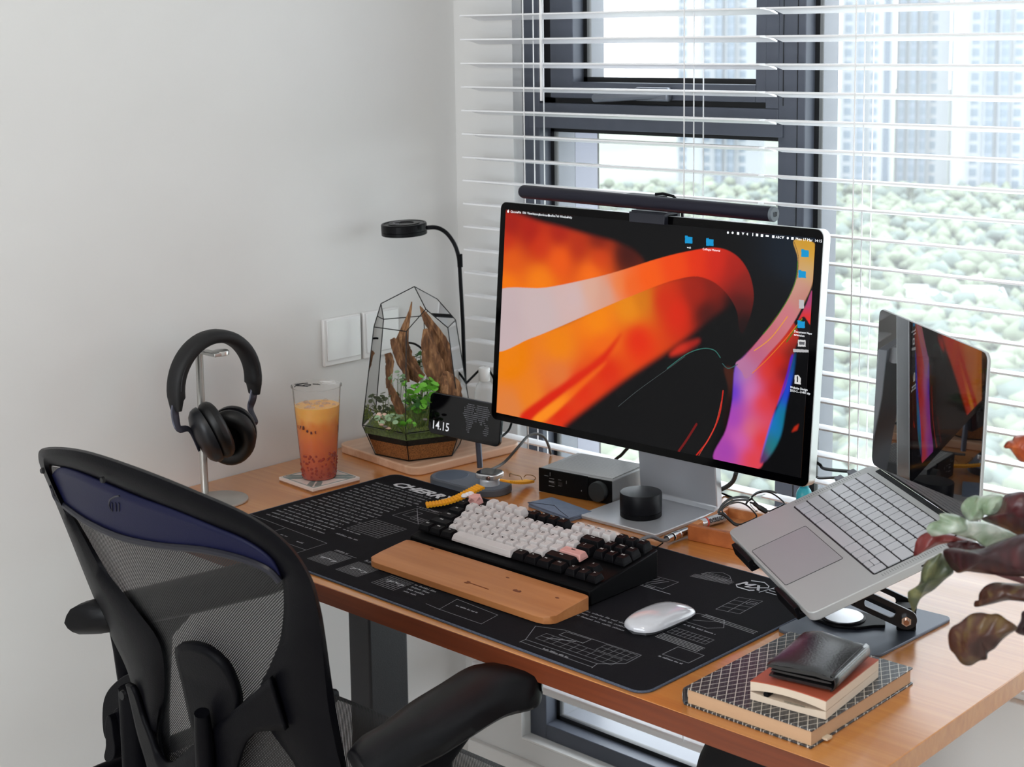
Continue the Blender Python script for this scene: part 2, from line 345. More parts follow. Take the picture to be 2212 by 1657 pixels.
canopy('tree_canopy',mat('tree_pale',(108,116,98),.95,var=.4,vs_=.12),7000,120,392,1150,2500,'mass of pale green treetops below the towers')
canopy('grey_treetops',mat('tree_grey',(90,100,94),.95,var=.35,vs_=.12),3500,120,392,1150,2500,'darker grey-green treetops mixed among the pale ones')
# ================================================================ DESK
M_desk=wood('desk_oak',(188,116,50),(206,140,70),(198,128,58),stretch=(3,110,60),rough=.28,coat=1,croff=.22,bump=.10)
DX,DY,DZ=1.40,.695,.75
dk=thing('standing_desk','orange-brown wooden standing desk on dark legs in the room corner','desk',(0.7,.35,0))
M_desk.node_tree.nodes['Principled BSDF'].inputs['Coat IOR'].default_value=1.6
top=bx('tabletop',(-.6985,-.3485,.725),(.70,.345,.75),M_desk,dk,bevel=.0010)
bx('front_edge_shade',(-.6985,-.35,.7252),(.70,-.3485,.7495),wood('edge_shaded_oak',(98,44,22),(120,58,30),stretch=(4,60,160),rough=.4,bump=.1),dk)  # darker, redder desk wood: the front face's shade put into its colour
M_leg=mat('desk_leg_grey',(46,46,49),.45,metal=.3,bump=.3,bs=600)
for sx,cx in ((1,-.456),(-1,.456)):
    bx('leg',(cx-.027,-.04,.04),(cx+.027,.045,.655),M_leg,dk,bevel=.004); bx('leg_cap',(cx-.0285,-.0415,.655),(cx+.0285,.0465,.665),M_blk,dk,bevel=.001)
    bx('inner_column',(cx-.021,-.034,.665),(cx+.021,.039,.70),M_leg,dk,bevel=.003)
    bx('side_bracket',(cx-.03,-.30,.70),(cx+.03,.30,.725),M_blk,dk,bevel=.003); bx('foot',(cx-.035,-.31,0),(cx+.035,.31,.04),M_leg,dk,bevel=.006)
bx('crossbar',(-.43,-.02,.70),(.43,.03,.724),M_blk,dk,bevel=.003)
# ---------------------------------------------------------------- desk mat with printed drawings
MW,MH=.895,.40; S=2500.; w_,h_=int(MW*S),int(MH*S); A=np.zeros((h_,w_,3),np.float32)+np.array(lin((15,15,20))[:3],np.float32)
wc=np.array([.62,.64,.68],np.float32)*.8
def ln(x0,y0,x1,y1,w=.0006,al=.75): line(A,x0*S,y0*S,x1*S,y1*S,w*S,wc,al)
def pl(p,w=.0006,al=.75,close=True):
    for i in range(len(p) if close else len(p)-1): ln(*p[i],*p[(i+1)%len(p)],w,al)
def grid(x0,y0,x1,y1,nx,ny,al=.7):
    for i in range(nx+1): x=x0+(x1-x0)*i/nx; ln(x,y0,x,y1,.0005,al)
    for i in range(ny+1): y=y0+(y1-y0)*i/ny; ln(x0,y,x1,y,.0005,al)
def scrib(x,y,w,h=.0032,al=.85):
    """a line of tiny unreadable handwriting-like strokes"""
    px=x
    while px<x+w:
        for _ in range(random.randint(2,8)):
            k=random.random(); ln(px,y,px+h*.25,y+h*(.5+.5*(k>.7)),.0006,al); ln(px+h*.25,y+h*.5,px+h*.45,y,.0006,al)
            if k<.4: ln(px,y+h*.5,px+h*.4,y+h*.5,.0005,al)
            px+=h*.62
            if px>x+w: break
        px+=h*.7
for i in range(21):
    y=.340-.0112*i; scrib(.016+random.random()*.006,y,.135+random.random()*.012,.0042)
pl([(.0,.100),(.206,.091),(.208,.019),(0,.012)],.0006); ln(.10,.094,.102,.016); ln(0,.055,.207,.052); 
for q in ((.03,.07),(.06,.074),(.12,.07),(.165,.066),(.03,.03),(.11,.035),(.15,.028)): scrib(q[0],q[1],.016,.004)
grid(.172,.156,.245,.212,9,8); scrib(.172,.148,.04); scrib(.18,.128,.05,.005); scrib(.10,.112,.0,.003)
pl([(.176,.243),(.178,.292),(.238,.294),(.240,.240)]); pl([(.186,.255),(.186,.280),(.205,.280),(.205,.255)]); grid(.21,.25,.236,.262,4,2); scrib(.17,.298,.05); ln(.178,.292,.24,.24); ln(.19,.302,.25,.302); grid(.246,.272,.262,.292,3,4)
grid(.238,.031,.285,.073,16,12,.5); grid(.305,.029,.352,.070,16,12,.5); grid(.384,.028,.430,.064,8,8,.6)
for x in (.24,.308,.386): scrib(x,.080,.03,.004); ln(x+.0,.078,x+.05,.078); [ln(x+.01+.012*k,.045+.006*(k%2),x+.016+.012*k,.049,.0018,.95) for k in range(3)]; ln(x+.005,.05,x+.04,.05,.0012,.9)
for i in range(4): scrib(.436+.002*i,.060-.0085*i,.045-.006*i,.0045,.95)
pl([(.528,.022),(.519,.062),(.600,.058),(.606,.023)]); scrib(.535,.045,.04,.003); ln(.528,.022,.50,.024)
pl([(.60,.10),(.60,.135),(.65,.135),(.65,.10)]); scrib(.60,.092,.05)
pl([(.684,.024),(.663,.063),(.700,.078),(.823,.081),(.825,.050),(.80,.027)]); grid(.69,.035,.815,.055,9,2,.6); ln(.70,.045,.735,.060,.001,.9); pl([(.705,.062),(.705,.075),(.745,.077),(.745,.062)]); ln(.684,.024,.684,.0130); ln(.80,.027,.803,.014); ln(.684,.015,.803,.016); scrib(.72,.017,.04,.003); grid(.77,.058,.82,.078,5,2,.6)
for i in range(3): scrib(.672,.142-.009*i,.085,.004,.7)
for i in range(5): ln(.798,.150-.0035*i+.001,.867,.148-.0035*i,.0008,.9)
grid(.80,.158,.86,.176,9,2,.6); pl([(.79,.20),(.79,.232),(.83,.236),(.845,.215),(.83,.20)]); scrib(.80,.19,.05); ln(.80,.210,.835,.23)
for i in range(3): ln(.80,.236-.004*i,.885,.232-.004*i,.0008,.85)
pl([(.799,.259),(.832,.266),(.828,.322),(.796,.313)]); 
for t in (.25,.5,.75): ln(.799-.003*t,.259+.054*t,.832-.004*t,.266+.056*t)
ln(.8155,.262,.812,.318); pl([(.817,.30),(.817,.312),(.826,.314),(.826,.302)])
for i in range(4): ln(.697,.334-.0035*i+.0105,.757,.344-.0035*i+.01,.0008,.8)
pl([(.703,.351),(.71,.366),(.724,.374),(.738,.37),(.752,.356)]); grid(.705,.35,.745,.362,7,2,.7)
pl([(.615,.275),(.628,.30),(.70,.305),(.70,.27)],close=True); [ln(.62+.008*i,.275,.632+.008*i,.298,.001,.85) for i in range(8)]; scrib(.64,.265,.05,.004); ln(.60,.262,.72,.262,.0012,.9)
pl(cr([(.56,.345),(.575,.352),(.59,.35),(.60,.36),(.615,.358)],5),.0006,.8,False); scrib(.575,.335,.04,.004,.9); scrib(.58,.325,.03,.004,.9); ln(.57,.322,.62,.318,.001,.9)
pl([(.84,.10),(.84,.13),(.88,.13),(.88,.10)]); scrib(.84,.092,.035); grid(.40,.335,.47,.375,8,5,.5); scrib(.30,.35,.06); grid(.30,.30,.36,.335,6,4,.5)
A+=(rg.random((h_,w_,1)).astype(np.float32)-.5)*.006
mt=thing('desk_mat','large black desk mat printed with white technical drawings','desk mat',(.660,.2165,.75),R(-1))
base=MB().prism(rrect(-MW/2,-MH/2,MW/2,MH/2,.018,8),0.0002,.0028).build('mat_base',mat('mat_rubber',(14,14,17),.8,spec=.2),mt)
m=MB(); rr=rrect(-MW/2+.002,-MH/2+.002,MW/2-.002,MH/2-.002,.017,8); m.add([(x,y,.0031) for x,y in rr],[tuple(range(len(rr)))]); me=m.mesh('printed_cloth'); uv=me.uv_layers.new(name='uv')
for lp_ in me.loops: c=me.vertices[lp_.vertex_index].co; uv.data[lp_.index].uv=((c.x+MW/2)/MW,(c.y+MH/2)/MH)
me.materials.append(img_mat('mat_print',A,rough=.85,spec=.15)); o=bpy.data.objects.new('printed_cloth',me); COL.objects.link(o); o.parent=mt
rp=[(x,y,.0016) for x,y in rrect(-MW/2,-MH/2,MW/2,MH/2,.018,8)]; rp.append(rp[0])
MB().tube(rp,.0016,8,cap=False).build('stitched_edge',mat('edge_thread',(74,82,98),.8,var=.5,vs_=900),mt,smooth=True)
M_print=mat('white_print',(205,207,212),.7)
text('CHERRY',M_print,mt,.0285,(-MW/2+.045,-MH/2+.350,.0033),name='printed_name',shear=.25,off=.0011,sx=1.32)
text('MX',M_print,mt,.024,(-MW/2+.763,-MH/2+.350,.0033),name='printed_logo',shear=.25,off=.0006,sx=1.1)
m=MB()
for pts in (((.772,.374),(.790,.380),(.803,.372),(.806,.365)),((.766,.348),(.772,.342),(.792,.342),(.797,.347))): m.tube([(x-MW/2,y-MH/2,.0034) for x,y in pts],.0007,6)
for i in range(3): m.tube([(.812-MW/2,.368-.008*i-MH/2,.0034),(.835-MW/2+.008*(i%2),.368-.008*i-MH/2,.0034)],.0005,5)
m.tube([(.806-MW/2,.345-MH/2,.0034),(.812-MW/2,.372-MH/2,.0034)],.0005,5)
m.build('printed_bracket',M_print,mt)
MT=.7532  # top of the mat
# ================================================================ KEYBOARD
kb=thing('mechanical_keyboard','black keyboard with white, black and pink keycaps on the mat','keyboard',(.532,.1719,MT),R(-.3))
KW,KD=.351,.141; M_case=mat('keyboard_case',(9,9,11),.5,spec=.10); sl=.020/.14
zf,zk=.0215,.0415
m=MB(); m.add([(0,0,0),(KW,0,0),(KW,KD,0),(0,KD,0),(0,0,zf),(KW,0,zf),(KW,KD,zk),(0,KD,zk)],[(0,3,2,1),(0,1,5,4),(1,2,6,5),(2,3,7,6),(3,0,4,7),(4,5,6,7)])
m.build('case',M_case,kb,bevel=.0025)
U=.01905; M_kw=mat('keycap_white',(208,203,203),.5,spec=.4); M_kb=mat('keycap_black',(13,13,16),.5,spec=.12); M_kp=mat('keycap_pink',(222,164,158),.5); M_kt=mat('legend_dark',(40,38,42),.6); M_kl=mat('legend_light',(200,200,200),.6)
caps={}
def keycap(w,d=1):
    if (w,d) in caps: return caps[(w,d)]
    a,b=w*U/2-.0006,d*U/2-.0006; rs=[]
    for z,i,dy in ((0,0,0),(.003,.0004,.0),(.0085,.0024,.0005),(.0092,.0030,.0006),(.0089,.0048,.0006)):
        rs.append([(x,y+dy,z) for x,y in rrect(-a+i,-b+i,a-i,b-i*.8,.0013+i*.05,2)])
    me=MB().rings(rs).mesh('keycap'); caps[(w,d)]=me; return me
capm={}
def capmesh(w,m):
    k=(w,m.name)
    if k not in capm: c=keycap(w).copy(); c.materials.clear(); c.materials.append(m); capm[k]=c
    return capm[k]
rows=[ # (row y from the back, list of (legend,width,colour))
 [('~gap',0,''),('Esc',1,'p'),(None,1,''),('',1,'w'),('',1,'w'),('',1,'w'),('',1,'w'),(None,.5,''),('F5',1,'b'),('F6',1,'b'),('F7',1,'b'),('F8',1,'b'),(None,.5,''),('F9',1,'w'),('F10',1,'w'),('F11',1,'w'),('F12',1,'w'),(None,.25,''),('Prt',1,'b'),('Scr',1,'b'),('Pau',1,'b')],
 [('~',1,'b')]+[(c,1,'w') for c in '1234567890-=']+[('Back',2,'b'),(None,.25,''),('Ins',1,'b'),('Home',1,'b'),('PgU',1,'b')],
 [('Tab',1.5,'b')]+[(c,1,'w') for c in 'QWERTYUIOP[]']+[('|',1.5,'b'),(None,.25,''),('Del',1,'b'),('End',1,'b'),('PgD',1,'b')],
 [('Caps',1.75,'b')]+[(c,1,'w') for c in "ASDFGHJKL;'"]+[('Enter',2.25,'p')],
 [('Shift',2.25,'b')]+[(c,1,'w') for c in 'ZXCVBNM,./']+[('Shift',2.75,'b'),(None,1.25,''),('^',1,'b')],
 [('Ctrl',1.25,'b'),('Win',1.25,'b'),('Alt',1.25,'b'),('',6.25,'w'),('Alt',1.25,'b'),('Fn',1.25,'b'),('Mn',1.25,'b'),('Ctrl',1.25,'b'),(None,.25,''),('<',1,'b'),('v',1,'b'),('>',1,'b')]]
ky=[KD-.0175-U*k for k in (0,1.28,2.28,3.28,4.28,5.28)]
prof_h=[(.0120,-3),(.0115,-1),(.0098,1),(.0086,4),(.0086,7),(.0086,7)]
for ri,row in enumerate(rows):
    x=(KW-18.25*U)/2
    for s_,w_k,c_ in row:
        if s_ is None or c_=='': x+=w_k*U; continue
        mm={'w':M_kw,'b':M_kb,'p':M_kp}[c_]
        if ri==0 and s_=='F5': pass
        y=ky[ri]; z=zf+sl*y-.001
        o=bpy.data.objects.new('keycap',capmesh(w_k,mm)); COL.objects.link(o); o.parent=kb; o.location=(x+w_k*U/2,y,z+.004); o.rotation_euler=(math.atan(sl)-R(prof_h[ri][1])*.0,0,0); o.scale=(1,1,prof_h[ri][0]/.0092)
        if s_ and s_ not in('',):
            L_=text(s_,M_kt if c_!='b' else M_kl,o,.0062 if len(s_)==1 else .0036,(-.0045 if len(s_)==1 else -.0048,.0012 if len(s_)==1 else .0025,.0093),name='legend',off=.00015)
        x+=w_k*U
# second, darker accent: the four keys after the first function block are black (see layout); sculpted pink novelty cap
nv=[o for o in kb.children if o.name.startswith('keycap') and o.data.materials[0]==M_kp][0]
nv['label']='sculpted pink keycap'
bm=bmesh.new(); bmesh.ops.create_icosphere(bm,subdivisions=1,radius=.0108)
for v in bm.verts: v.co.z=v.co.z*.45+.0075
me=bpy.data.meshes.new('keycap_sculpture'); bm.to_mesh(me); bm.free(); me.materials.append(M_kp); o=bpy.data.objects.new('sculpture',me); COL.objects.link(o); o.parent=nv
for k in range(3): MB().lathe([(.0001,.0),(.004,.0012),(.0055,.003),(.004,.0048),(.0001,.006)],12).build('petal',mat('petal_white',(235,232,235),.4),nv,smooth=True).location=(-.011-.0012*k,.002-.005*k,.007)
# ---------------------------------------------------------------- wrist rest
M_pine=wood('pine',(168,104,58),(190,126,76),(180,116,66),stretch=(4,70,60),rough=.5,coat=.15,bump=.1)
wrs=thing('wrist_rest','pale orange pine wrist rest with dark knots in front of the keyboard','wrist rest',(.535,.0845,MT),R(-.3))
prof=[(0,0.001),(0,.0095),(.004,.0115),(.03,.0140),(.06,.0172),(.078,.0188),(.0815,.018),(.083,.016),(.083,.001)]
def rest_ring(x,inset,dz=0,dy=0):
    return [(x,min(max(y,inset),.083-inset*.3),z-dz) for y,z in prof]
xs=[(0,.016,.001),(.004,.008,.0003),(.012,.002,0),(.022,0,0),(.332,0,0),(.344,.002,0),(.350,.008,.0003),(.353,.016,.001)]
MB().rings([rest_ring(x,i,d) for x,i,d in xs]).build('rest_body',M_pine,wrs,bevel=.0012,seg=2)
M_knot=mat('knot_dark',(112,58,30),.6)
for x,y,rx,ry in ((.06,.074,.0048,.0024),(.222,.062,.0045,.002),(.262,.040,.009,.0045),(.322,.052,.0045,.0022)):
    zz=.0095+(.0188-.0095)*((y-.0)/.078)**.9
    k=MB().lathe([(1,0),(.6,.0006),(.2,.0004)],16,sx=rx,sy=ry,M=Matrix.Translation((x,y,np.interp(y,[a for a,_ in prof[:6]],[b for _,b in prof[:6]])-.00035))).build('knot',M_knot,wrs,smooth=True)
# burnt arrow mark
zz=lambda y:np.interp(y,[a for a,_ in prof[1:6]],[b for _,b in prof[1:6]])+.00015
m=MB(); m.tube([(.188,.022,zz(.022)),(.226,.0215,zz(.0215))],.0008,6,flat=1); m.prism([(0,-.0035),(.003,0),(0,.0035),(-.006,.0035),(-.004,0),(-.006,-.0035)],0,.0003,M=Matrix.Translation((.188,.022,zz(.022)))); m.build('burnt_arrow',mat('burn',(120,66,36),.7),wrs)
# ---------------------------------------------------------------- mouse
ms=thing('wireless_mouse','low glossy white computer mouse on the mat right of the keyboard','mouse',(.985,.1885,MT),R(-2))
m=MB(); rs=[]
for i in range(17):
    t=-1+2*i/16; hw=.0275*(1-abs(t)**4.0)**.42 if abs(t)<1 else .0; hw=max(hw,.0012); zt_=.006+.0145*max(0,1-abs((t+.08)/1.08)**2.3)
    rs.append([(hw*math.cos(a),t*.0565,(.004 if math.sin(a)<0 else .004+(zt_-.004)*(math.sin(a)**.75))) for a in [math.pi*2*k/28 for k in range(28)]])
m.rings(rs).build('shell',mat('mouse_white',(205,206,212),.16,coat=1,croff=.03),ms,smooth=True,sub=1,angle=80)
rs=[]
for i in range(17):
    t=-1+2*i/16; hw=max(.0245*(1-abs(t)**4.0)**.42 if abs(t)<1 else 0,.001); rs.append([(hw*math.cos(a),t*.0525,(0 if math.sin(a)<0 else .0045)) for a in [math.pi*2*k/20 for k in range(20)]])
MB().rings(rs).build('mouse_base',mat('mouse_grey',(150,151,155),.3,metal=.8),ms,smooth=True)
# ================================================================ MONITOR
mo=thing('desktop_monitor','large silver flat monitor showing an orange and black abstract wallpaper','monitor',(.693,.52,.75))
Mc=Vector((.7015,.4998,1.0458)); tl=R(4.98)
def mon(u,v,d=0): # u right, v up on the face, d out toward the viewer
    return Mc+Vector((u,0,0))+Vector((0,math.sin(tl),math.cos(tl)))*v+Vector((0,-math.cos(tl),math.sin(tl)))*d
Mm=Matrix((Vector((1,0,0)),Vector((0,math.sin(tl),math.cos(tl))),Vector((0,-math.cos(tl),math.sin(tl))))).transposed().to_4x4(); Mm.translation=Mc-Vector((.693,.52,.75))
hw,hh=.3115,.181
M_hous=mat('display_aluminium',(214,215,217),.35,metal=.85)
m=MB().prism(rrect(-hw,-hh,hw,hh,.012,6),-.019,-.0008); o=m.build('housing',M_hous,mo,bevel=.001); o.matrix_local=Mm
m=MB().prism(rrect(-hw+.0006,-hh+.0006,hw-.0006,hh-.0006,.0115,6),-.0008,.0); o=m.build('bezel_glass',mat('bezel_black',(2,2,3),.08,spec=.15),mo); o.matrix_local=Mm
# wallpaper painted as layered soft shapes, control points read from the screen
z1=lambda x,y:(1040+.4224*x,380+.4224*y)
nrm=Vector((0,-math.cos(tl),math.sin(tl)))
def uvp(x,y):
    v=ray(*z1(x,y)); t=(Mc-CAM).dot(nrm)/v.dot(nrm); P=CAM+v*t-Mc
    return ((P.x+AW)/(2*AW),(P.dot(Vector((0,math.sin(tl),math.cos(tl))))+AH)/(2*AH))
AW,AH=.3115-.0125,.181-.0125
iw,ih=1280,720; YY,XX=np.mgrid[0:ih,0:iw].astype(np.float32)
WP=np.zeros((ih,iw,3),np.float32); WP[:]=np.array(lin((4,4,6))[:3])
sx_=lambda p:[(uvp(*q)[0]*iw,uvp(*q)[1]*ih) for q in p]
def field(stops):
    """colour field by inverse-distance between (x,y,rgb) samples"""
    num=np.zeros((ih,iw,3),np.float32); den=np.zeros((ih,iw,1),np.float32)
    for x,y,c in stops:
        u,v=uvp(x,y); d=((XX-u*iw)**2+(YY-v*ih)**2)[...,None]+1500; k=1/d**2.0; num+=k*np.array(lin(c)[:3],np.float32); den+=k
    return num/den
def paint(poly,stops,soft=2,smooth=6,al=1):
    global WP
    P=sx_(cr(poly,smooth,True)) if smooth else sx_(poly); mk=blur(inpoly(XX,YY,P).astype(np.float32),soft)[...,None]*al
    WP=WP*(1-mk)+field(stops)*mk
paint([(1150,190),(1780,300),(1740,700),(1480,700),(1400,300)],[(1300,250,(10,18,28)),(1600,400,(14,24,36)),(1500,650,(8,10,16))],60,0)
paint([(60,205),(330,245),(520,295),(700,345),(800,400),(815,470),(560,540),(60,640)],[(150,260,(150,16,6)),(250,290,(160,20,6)),(400,300,(160,24,8)),(130,340,(186,40,8)),(300,360,(192,46,8)),(500,370,(170,40,8)),(600,330,(110,18,6)),(740,400,(60,12,6)),(150,420,(214,84,6)),(400,420,(225,84,8)),(600,420,(200,60,8)),(300,540,(232,118,4)),(130,570,(232,112,0)),(560,500,(235,104,10))],7)
paint([(20,860),(0,1050),(20,1260),(150,1330),(300,1400),(420,1280),(560,1170),(760,1020),(1000,860),(1180,720),(1290,640),(1310,560),(1190,505),(1000,520),(700,620),(400,765)],[(150,950,(224,120,0)),(400,880,(226,122,0)),(600,760,(232,126,0)),(760,680,(222,130,10)),(820,640,(200,110,10)),(250,1130,(222,120,30)),(400,1010,(212,110,50)),(620,860,(226,96,10)),(150,1200,(210,120,60)),(930,640,(196,38,6)),(800,830,(214,36,4)),(1000,700,(205,34,6)),(640,980,(206,36,4)),(1100,600,(150,26,8)),(1200,560,(120,20,8)),(1150,700,(60,10,6)),(500,1080,(210,40,5)),(400,1200,(208,38,4)),(1290,640,(20,6,6))],9)
paint([(200,1220),(420,1060),(600,930),(720,800),(620,960),(440,1100),(280,1240)],[(300,1160,(205,30,4)),(600,940,(205,34,4))],6)
paint([(270,1235),(470,1080),(640,950),(560,1040),(330,1250)],[(300,1220,(236,130,20)),(560,1000,(222,90,10))],5)
paint([(60,600),(330,572),(560,525),(700,488),(900,425),(1050,388),(1200,368),(1300,405),(1365,490),(1392,600),(1380,700),(1340,800),(1318,780),(1305,690),(1260,610),(1190,545),(1100,515),(1000,530),(900,562),(800,602),(700,642),(560,702),(400,772),(250,832),(60,890)],[(120,700,(186,166,168)),(300,700,(190,170,170)),(480,620,(196,170,168)),(560,580,(206,160,140)),(640,600,(200,150,130)),(700,560,(225,120,60)),(760,560,(226,90,20)),(850,520,(232,84,6)),(1000,460,(226,66,8)),(1100,440,(214,46,10)),(1200,440,(196,34,16)),(1290,470,(160,26,16)),(1340,560,(120,24,18)),(1330,650,(70,16,14)),(1340,750,(16,6,8))],1.2)
paint([(960,920),(1010,865),(1110,835),(1105,860),(1030,905)],[(1000,890,(190,40,20)),(1100,850,(150,24,14))],6)
paint([(1240,985),(1290,990),(1285,1100),(1270,1250),(1245,1320),(1236,1200),(1262,1090)],[(1270,1000,(60,22,10)),(1250,1200,(20,6,6))],3)
paint([(1296,980),(1340,925),(1440,820),(1540,700),(1620,800),(1600,900),(1570,1050),(1500,1200),(1450,1400),(1410,1500),(1190,1455),(1250,1300),(1282,1150)],[(1300,1000,(90,60,190)),(1290,1100,(70,40,190)),(1340,1000,(180,130,170)),(1300,1250,(150,60,170)),(1260,1400,(150,60,160)),(1380,1100,(190,110,170)),(1330,1350,(190,90,170)),(1370,1300,(205,100,110)),(1430,1150,(214,50,20)),(1450,1000,(210,50,16)),(1520,950,(205,36,10)),(1540,850,(200,46,20)),(1420,1350,(214,44,20)),(1500,1100,(190,30,10)),(1580,900,(70,16,10)),(1560,1000,(80,14,30)),(1380,1440,(210,60,60)),(1400,880,(180,40,12)),(1340,930,(110,60,140))],2)
paint([(1606,905),(1598,1000),(1560,1170),(1530,1330),(1470,1440),(1425,1470),(1440,1400),(1480,1270),(1540,1120),(1590,940)],[(1600,930,(10,70,120)),(1560,1100,(30,60,190)),(1500,1250,(24,110,190)),(1540,1250,(4,110,110)),(1490,1400,(0,116,120)),(1440,1440,(90,20,90))],3)
paint([(1560,1020),(1520,1150),(1465,1330),(1430,1440),(1480,1260),(1540,1110),(1592,930),(1582,930)],[(1560,1030,(60,30,190)),(1480,1250,(70,90,220))],2)
paint([(1692,590),(1690,760),(1650,720),(1620,740),(1660,660)],[(1670,640,(150,60,110)),(1670,730,(210,40,20))],1)
paint([(1598,330),(1702,345),(1708,450),(1690,560),(1650,650),(1600,745),(1540,830),(1450,930),(1360,1035),(1330,1000),(1300,960),(1345,925),(1425,830),(1505,730),(1572,620),(1610,520),(1617,420)],[(1650,350,(190,140,20)),(1680,400,(200,150,30)),(1630,420,(196,150,90)),(1660,480,(190,160,110)),(1620,560,(190,140,130)),(1650,620,(180,120,110)),(1560,720,(190,110,120)),(1480,820,(186,100,110)),(1400,900,(176,90,120)),(1350,980,(170,110,150))],1)
def stroke(pts,w,c,al=1):
    P=sx_(cr(pts,8)); 
    for a,b in zip(P,P[1:]): line(WP,a[0],a[1],b[0],b[1],w,lin(c)[:3],al)
stroke([(1617,440),(1608,530),(1570,625),(1500,735),(1440,810)],3,(50,110,10),.8); stroke([(1600,340),(1622,420),(1614,525)],2,(90,50,20),.7); stroke([(1565,720),(1480,830),(1395,895)],3,(220,150,20),.8)
stroke([(1640,730),(1560,830),(1460,940),(1385,1010)],2.5,(220,120,20),.8); stroke([(1640,735),(1600,790),(1560,850)],4,(40,110,10),.7); stroke([(1704,350),(1708,450),(1690,560),(1650,655)],2,(120,90,20),.6)
stroke([(950,985),(1050,912),(1130,884),(1190,892),(1222,930)],3,(50,110,100),.8); stroke([(700,1180),(800,1098),(950,990),(1040,925)],1.5,(90,100,100),.6); stroke([(1232,960),(1262,985),(1310,965)],3,(50,90,90),.7)
stroke([(1236,1100),(1215,1230),(1160,1350),(1100,1428)],5,(190,30,18),.9); stroke([(1228,1150),(1190,1290),(1112,1430)],2,(220,80,60),.7); stroke([(1100,1270),(1050,1350),(1008,1410)],8,(110,10,10),.8); 
paint([(1585,1312),(1600,1285),(1624,1268),(1615,1300)],[(1600,1290,(170,36,14))],2,0)
# icons
M_ic=(10,140,196)
def rectp(x,y,w,h,c,ang=.2): paint([(x-w/2,y-h/2-ang*w/2),(x+w/2,y-h/2+ang*w/2*.3),(x+w/2,y+h/2+ang*w/2*.3),(x-w/2,y+h/2-ang*w/2*.3)],[(x,y,c)],0,0)
for x,y in ((1060,327),(1168,340),(1655,397),(1640,503),(1635,760)):
    rectp(x,y+2,38,34,M_ic,.15); rectp(x-12,y-18,14,6,M_ic,.1)
rectp(1637,657,26,44,(180,176,180),.1); rectp(1638,857,40,34,(200,200,200),.1); rectp(1638,857,28,14,(90,90,94),.1); rectp(1634,896,80,14,(170,170,172),.1)
paint([(1601,1020),(1620,1018),(1634,1036),(1633,1068),(1601,1062)],[(1615,1040,(205,205,205))],0,0); rectp(1616,1040,6,30,(40,40,40),.0)
me=MB().add([(-AW,-AH,.0004),(AW,-AH,.0004),(AW,AH,.0004),(-AW,AH,.0004)],[(0,1,2,3)]).mesh('screen'); uv=me.uv_layers.new(name='uv')
for l_,q in zip(me.loops,[None]*4): c=me.vertices[l_.vertex_index].co; uv.data[l_.index].uv=((c.x+AW)/(2*AW),(c.y+AH)/(2*AH))
me.materials.append(img_mat('screen_image',WP,rough=.07,emit=.58,spec=.12)); o=bpy.data.objects.new('screen',me); COL.objects.link(o); o.parent=mo; o.matrix_local=Mm
# on-screen lettering
M_ui=mat('screen_text',(225,228,232),.5,emit=.45)
scr=bpy.data.objects['screen']
def ui(s,x,y,size,al='LEFT'):
    u,v=uvp(x,y); return text(s,M_ui,scr,size,(-AW+2*AW*u,-AH+2*AH*v-size*.3,.0007),name='screen_lettering',align=al)
for s,x,y in (('Chrome',150,183),('File',188,186),('Edit',212,188),('View',236,191),('History',260,194),('Bookmarks',296,198),('Profiles',343,202),('Tab',380,205),('Window',402,208),('Help',441,211)): ui(s,x,y,.0052)
ui('Mon 17 Mar  14:15',1608,322,.0056); ui('ABC',1506,313,.005)
for i,(x,y) in enumerate(((1262,290),(1286,291),(1314,294),(1339,296),(1364,298),(1389,300),(1411,302),(1436,305),(1463,307),(1494,311),(1543,315),(1568,318),(1592,320))):
    u,v=uvp(x,y); c=(-AW+2*AW*u,-AH+2*AH*v); s=.0019
    m=MB()
    if i in (2,6,7,9,12): m.prism([(c[0]-s,c[1]-s),(c[0]+s,c[1]-s),(c[0]+s,c[1]+s),(c[0]-s,c[1]+s)],.0006,.0008)
    elif i in (8,): m.prism([(c[0]-s*1.4,c[1]-s*.6),(c[0]+s*1.4,c[1]-s*.6),(c[0]+s*1.4,c[1]+s*.6),(c[0]-s*1.4,c[1]+s*.6)],.0006,.0008)
    elif i in (3,10): m.prism([(c[0],c[1]-s),(c[0]+s*1.1,c[1]+s),(c[0]+s*.5,c[1]+s),(c[0],c[1]+s*.1),(c[0]-s*.5,c[1]+s),(c[0]-s*1.1,c[1]+s)],.0006,.0008)
    elif i in (4,): m.prism([(c[0]-s*1.2,c[1]-s*.4),(c[0],c[1]-s),(c[0],c[1]+s),(c[0]-s*1.2,c[1]+s*.4)],.0006,.0008)
    elif i==5: m.prism([(c[0]-s*.3,c[1]-s*1.2),(c[0]+s*.3,c[1]-s*1.2),(c[0]+s*.3,c[1]+s*1.2),(c[0]-s*.3,c[1]+s*1.2)],.0006,.0008)
    else: m.lathe([(s*.9,.0006),(s*.9,.0008)],12,M=Matrix.Translation((c[0],c[1],0)))
    m.build('status_icon',M_ui,scr)
u,v=uvp(138,182); m=MB().lathe([(.0019,.0006),(.0019,.0008)],14,M=Matrix.Translation((-AW+2*AW*u,-AH+2*AH*v,0)),sy=1.1); m.prism([(-AW+2*AW*u,-AH+2*AH*v+.0022),(-AW+2*AW*u+.0012,-AH+2*AH*v+.0036),(-AW+2*AW*u+.0002,-AH+2*AH*v+.0032)],.0006,.0008); m.build('status_icon',M_ui,scr)
for s,x,y in (('web',1052,365),('Collingui Material',1132,374),('Document New\nextension',1600,795),('Website Design\n2023-2...-2-001.zip',1580,1080)): ui(s,x,y,.0045)
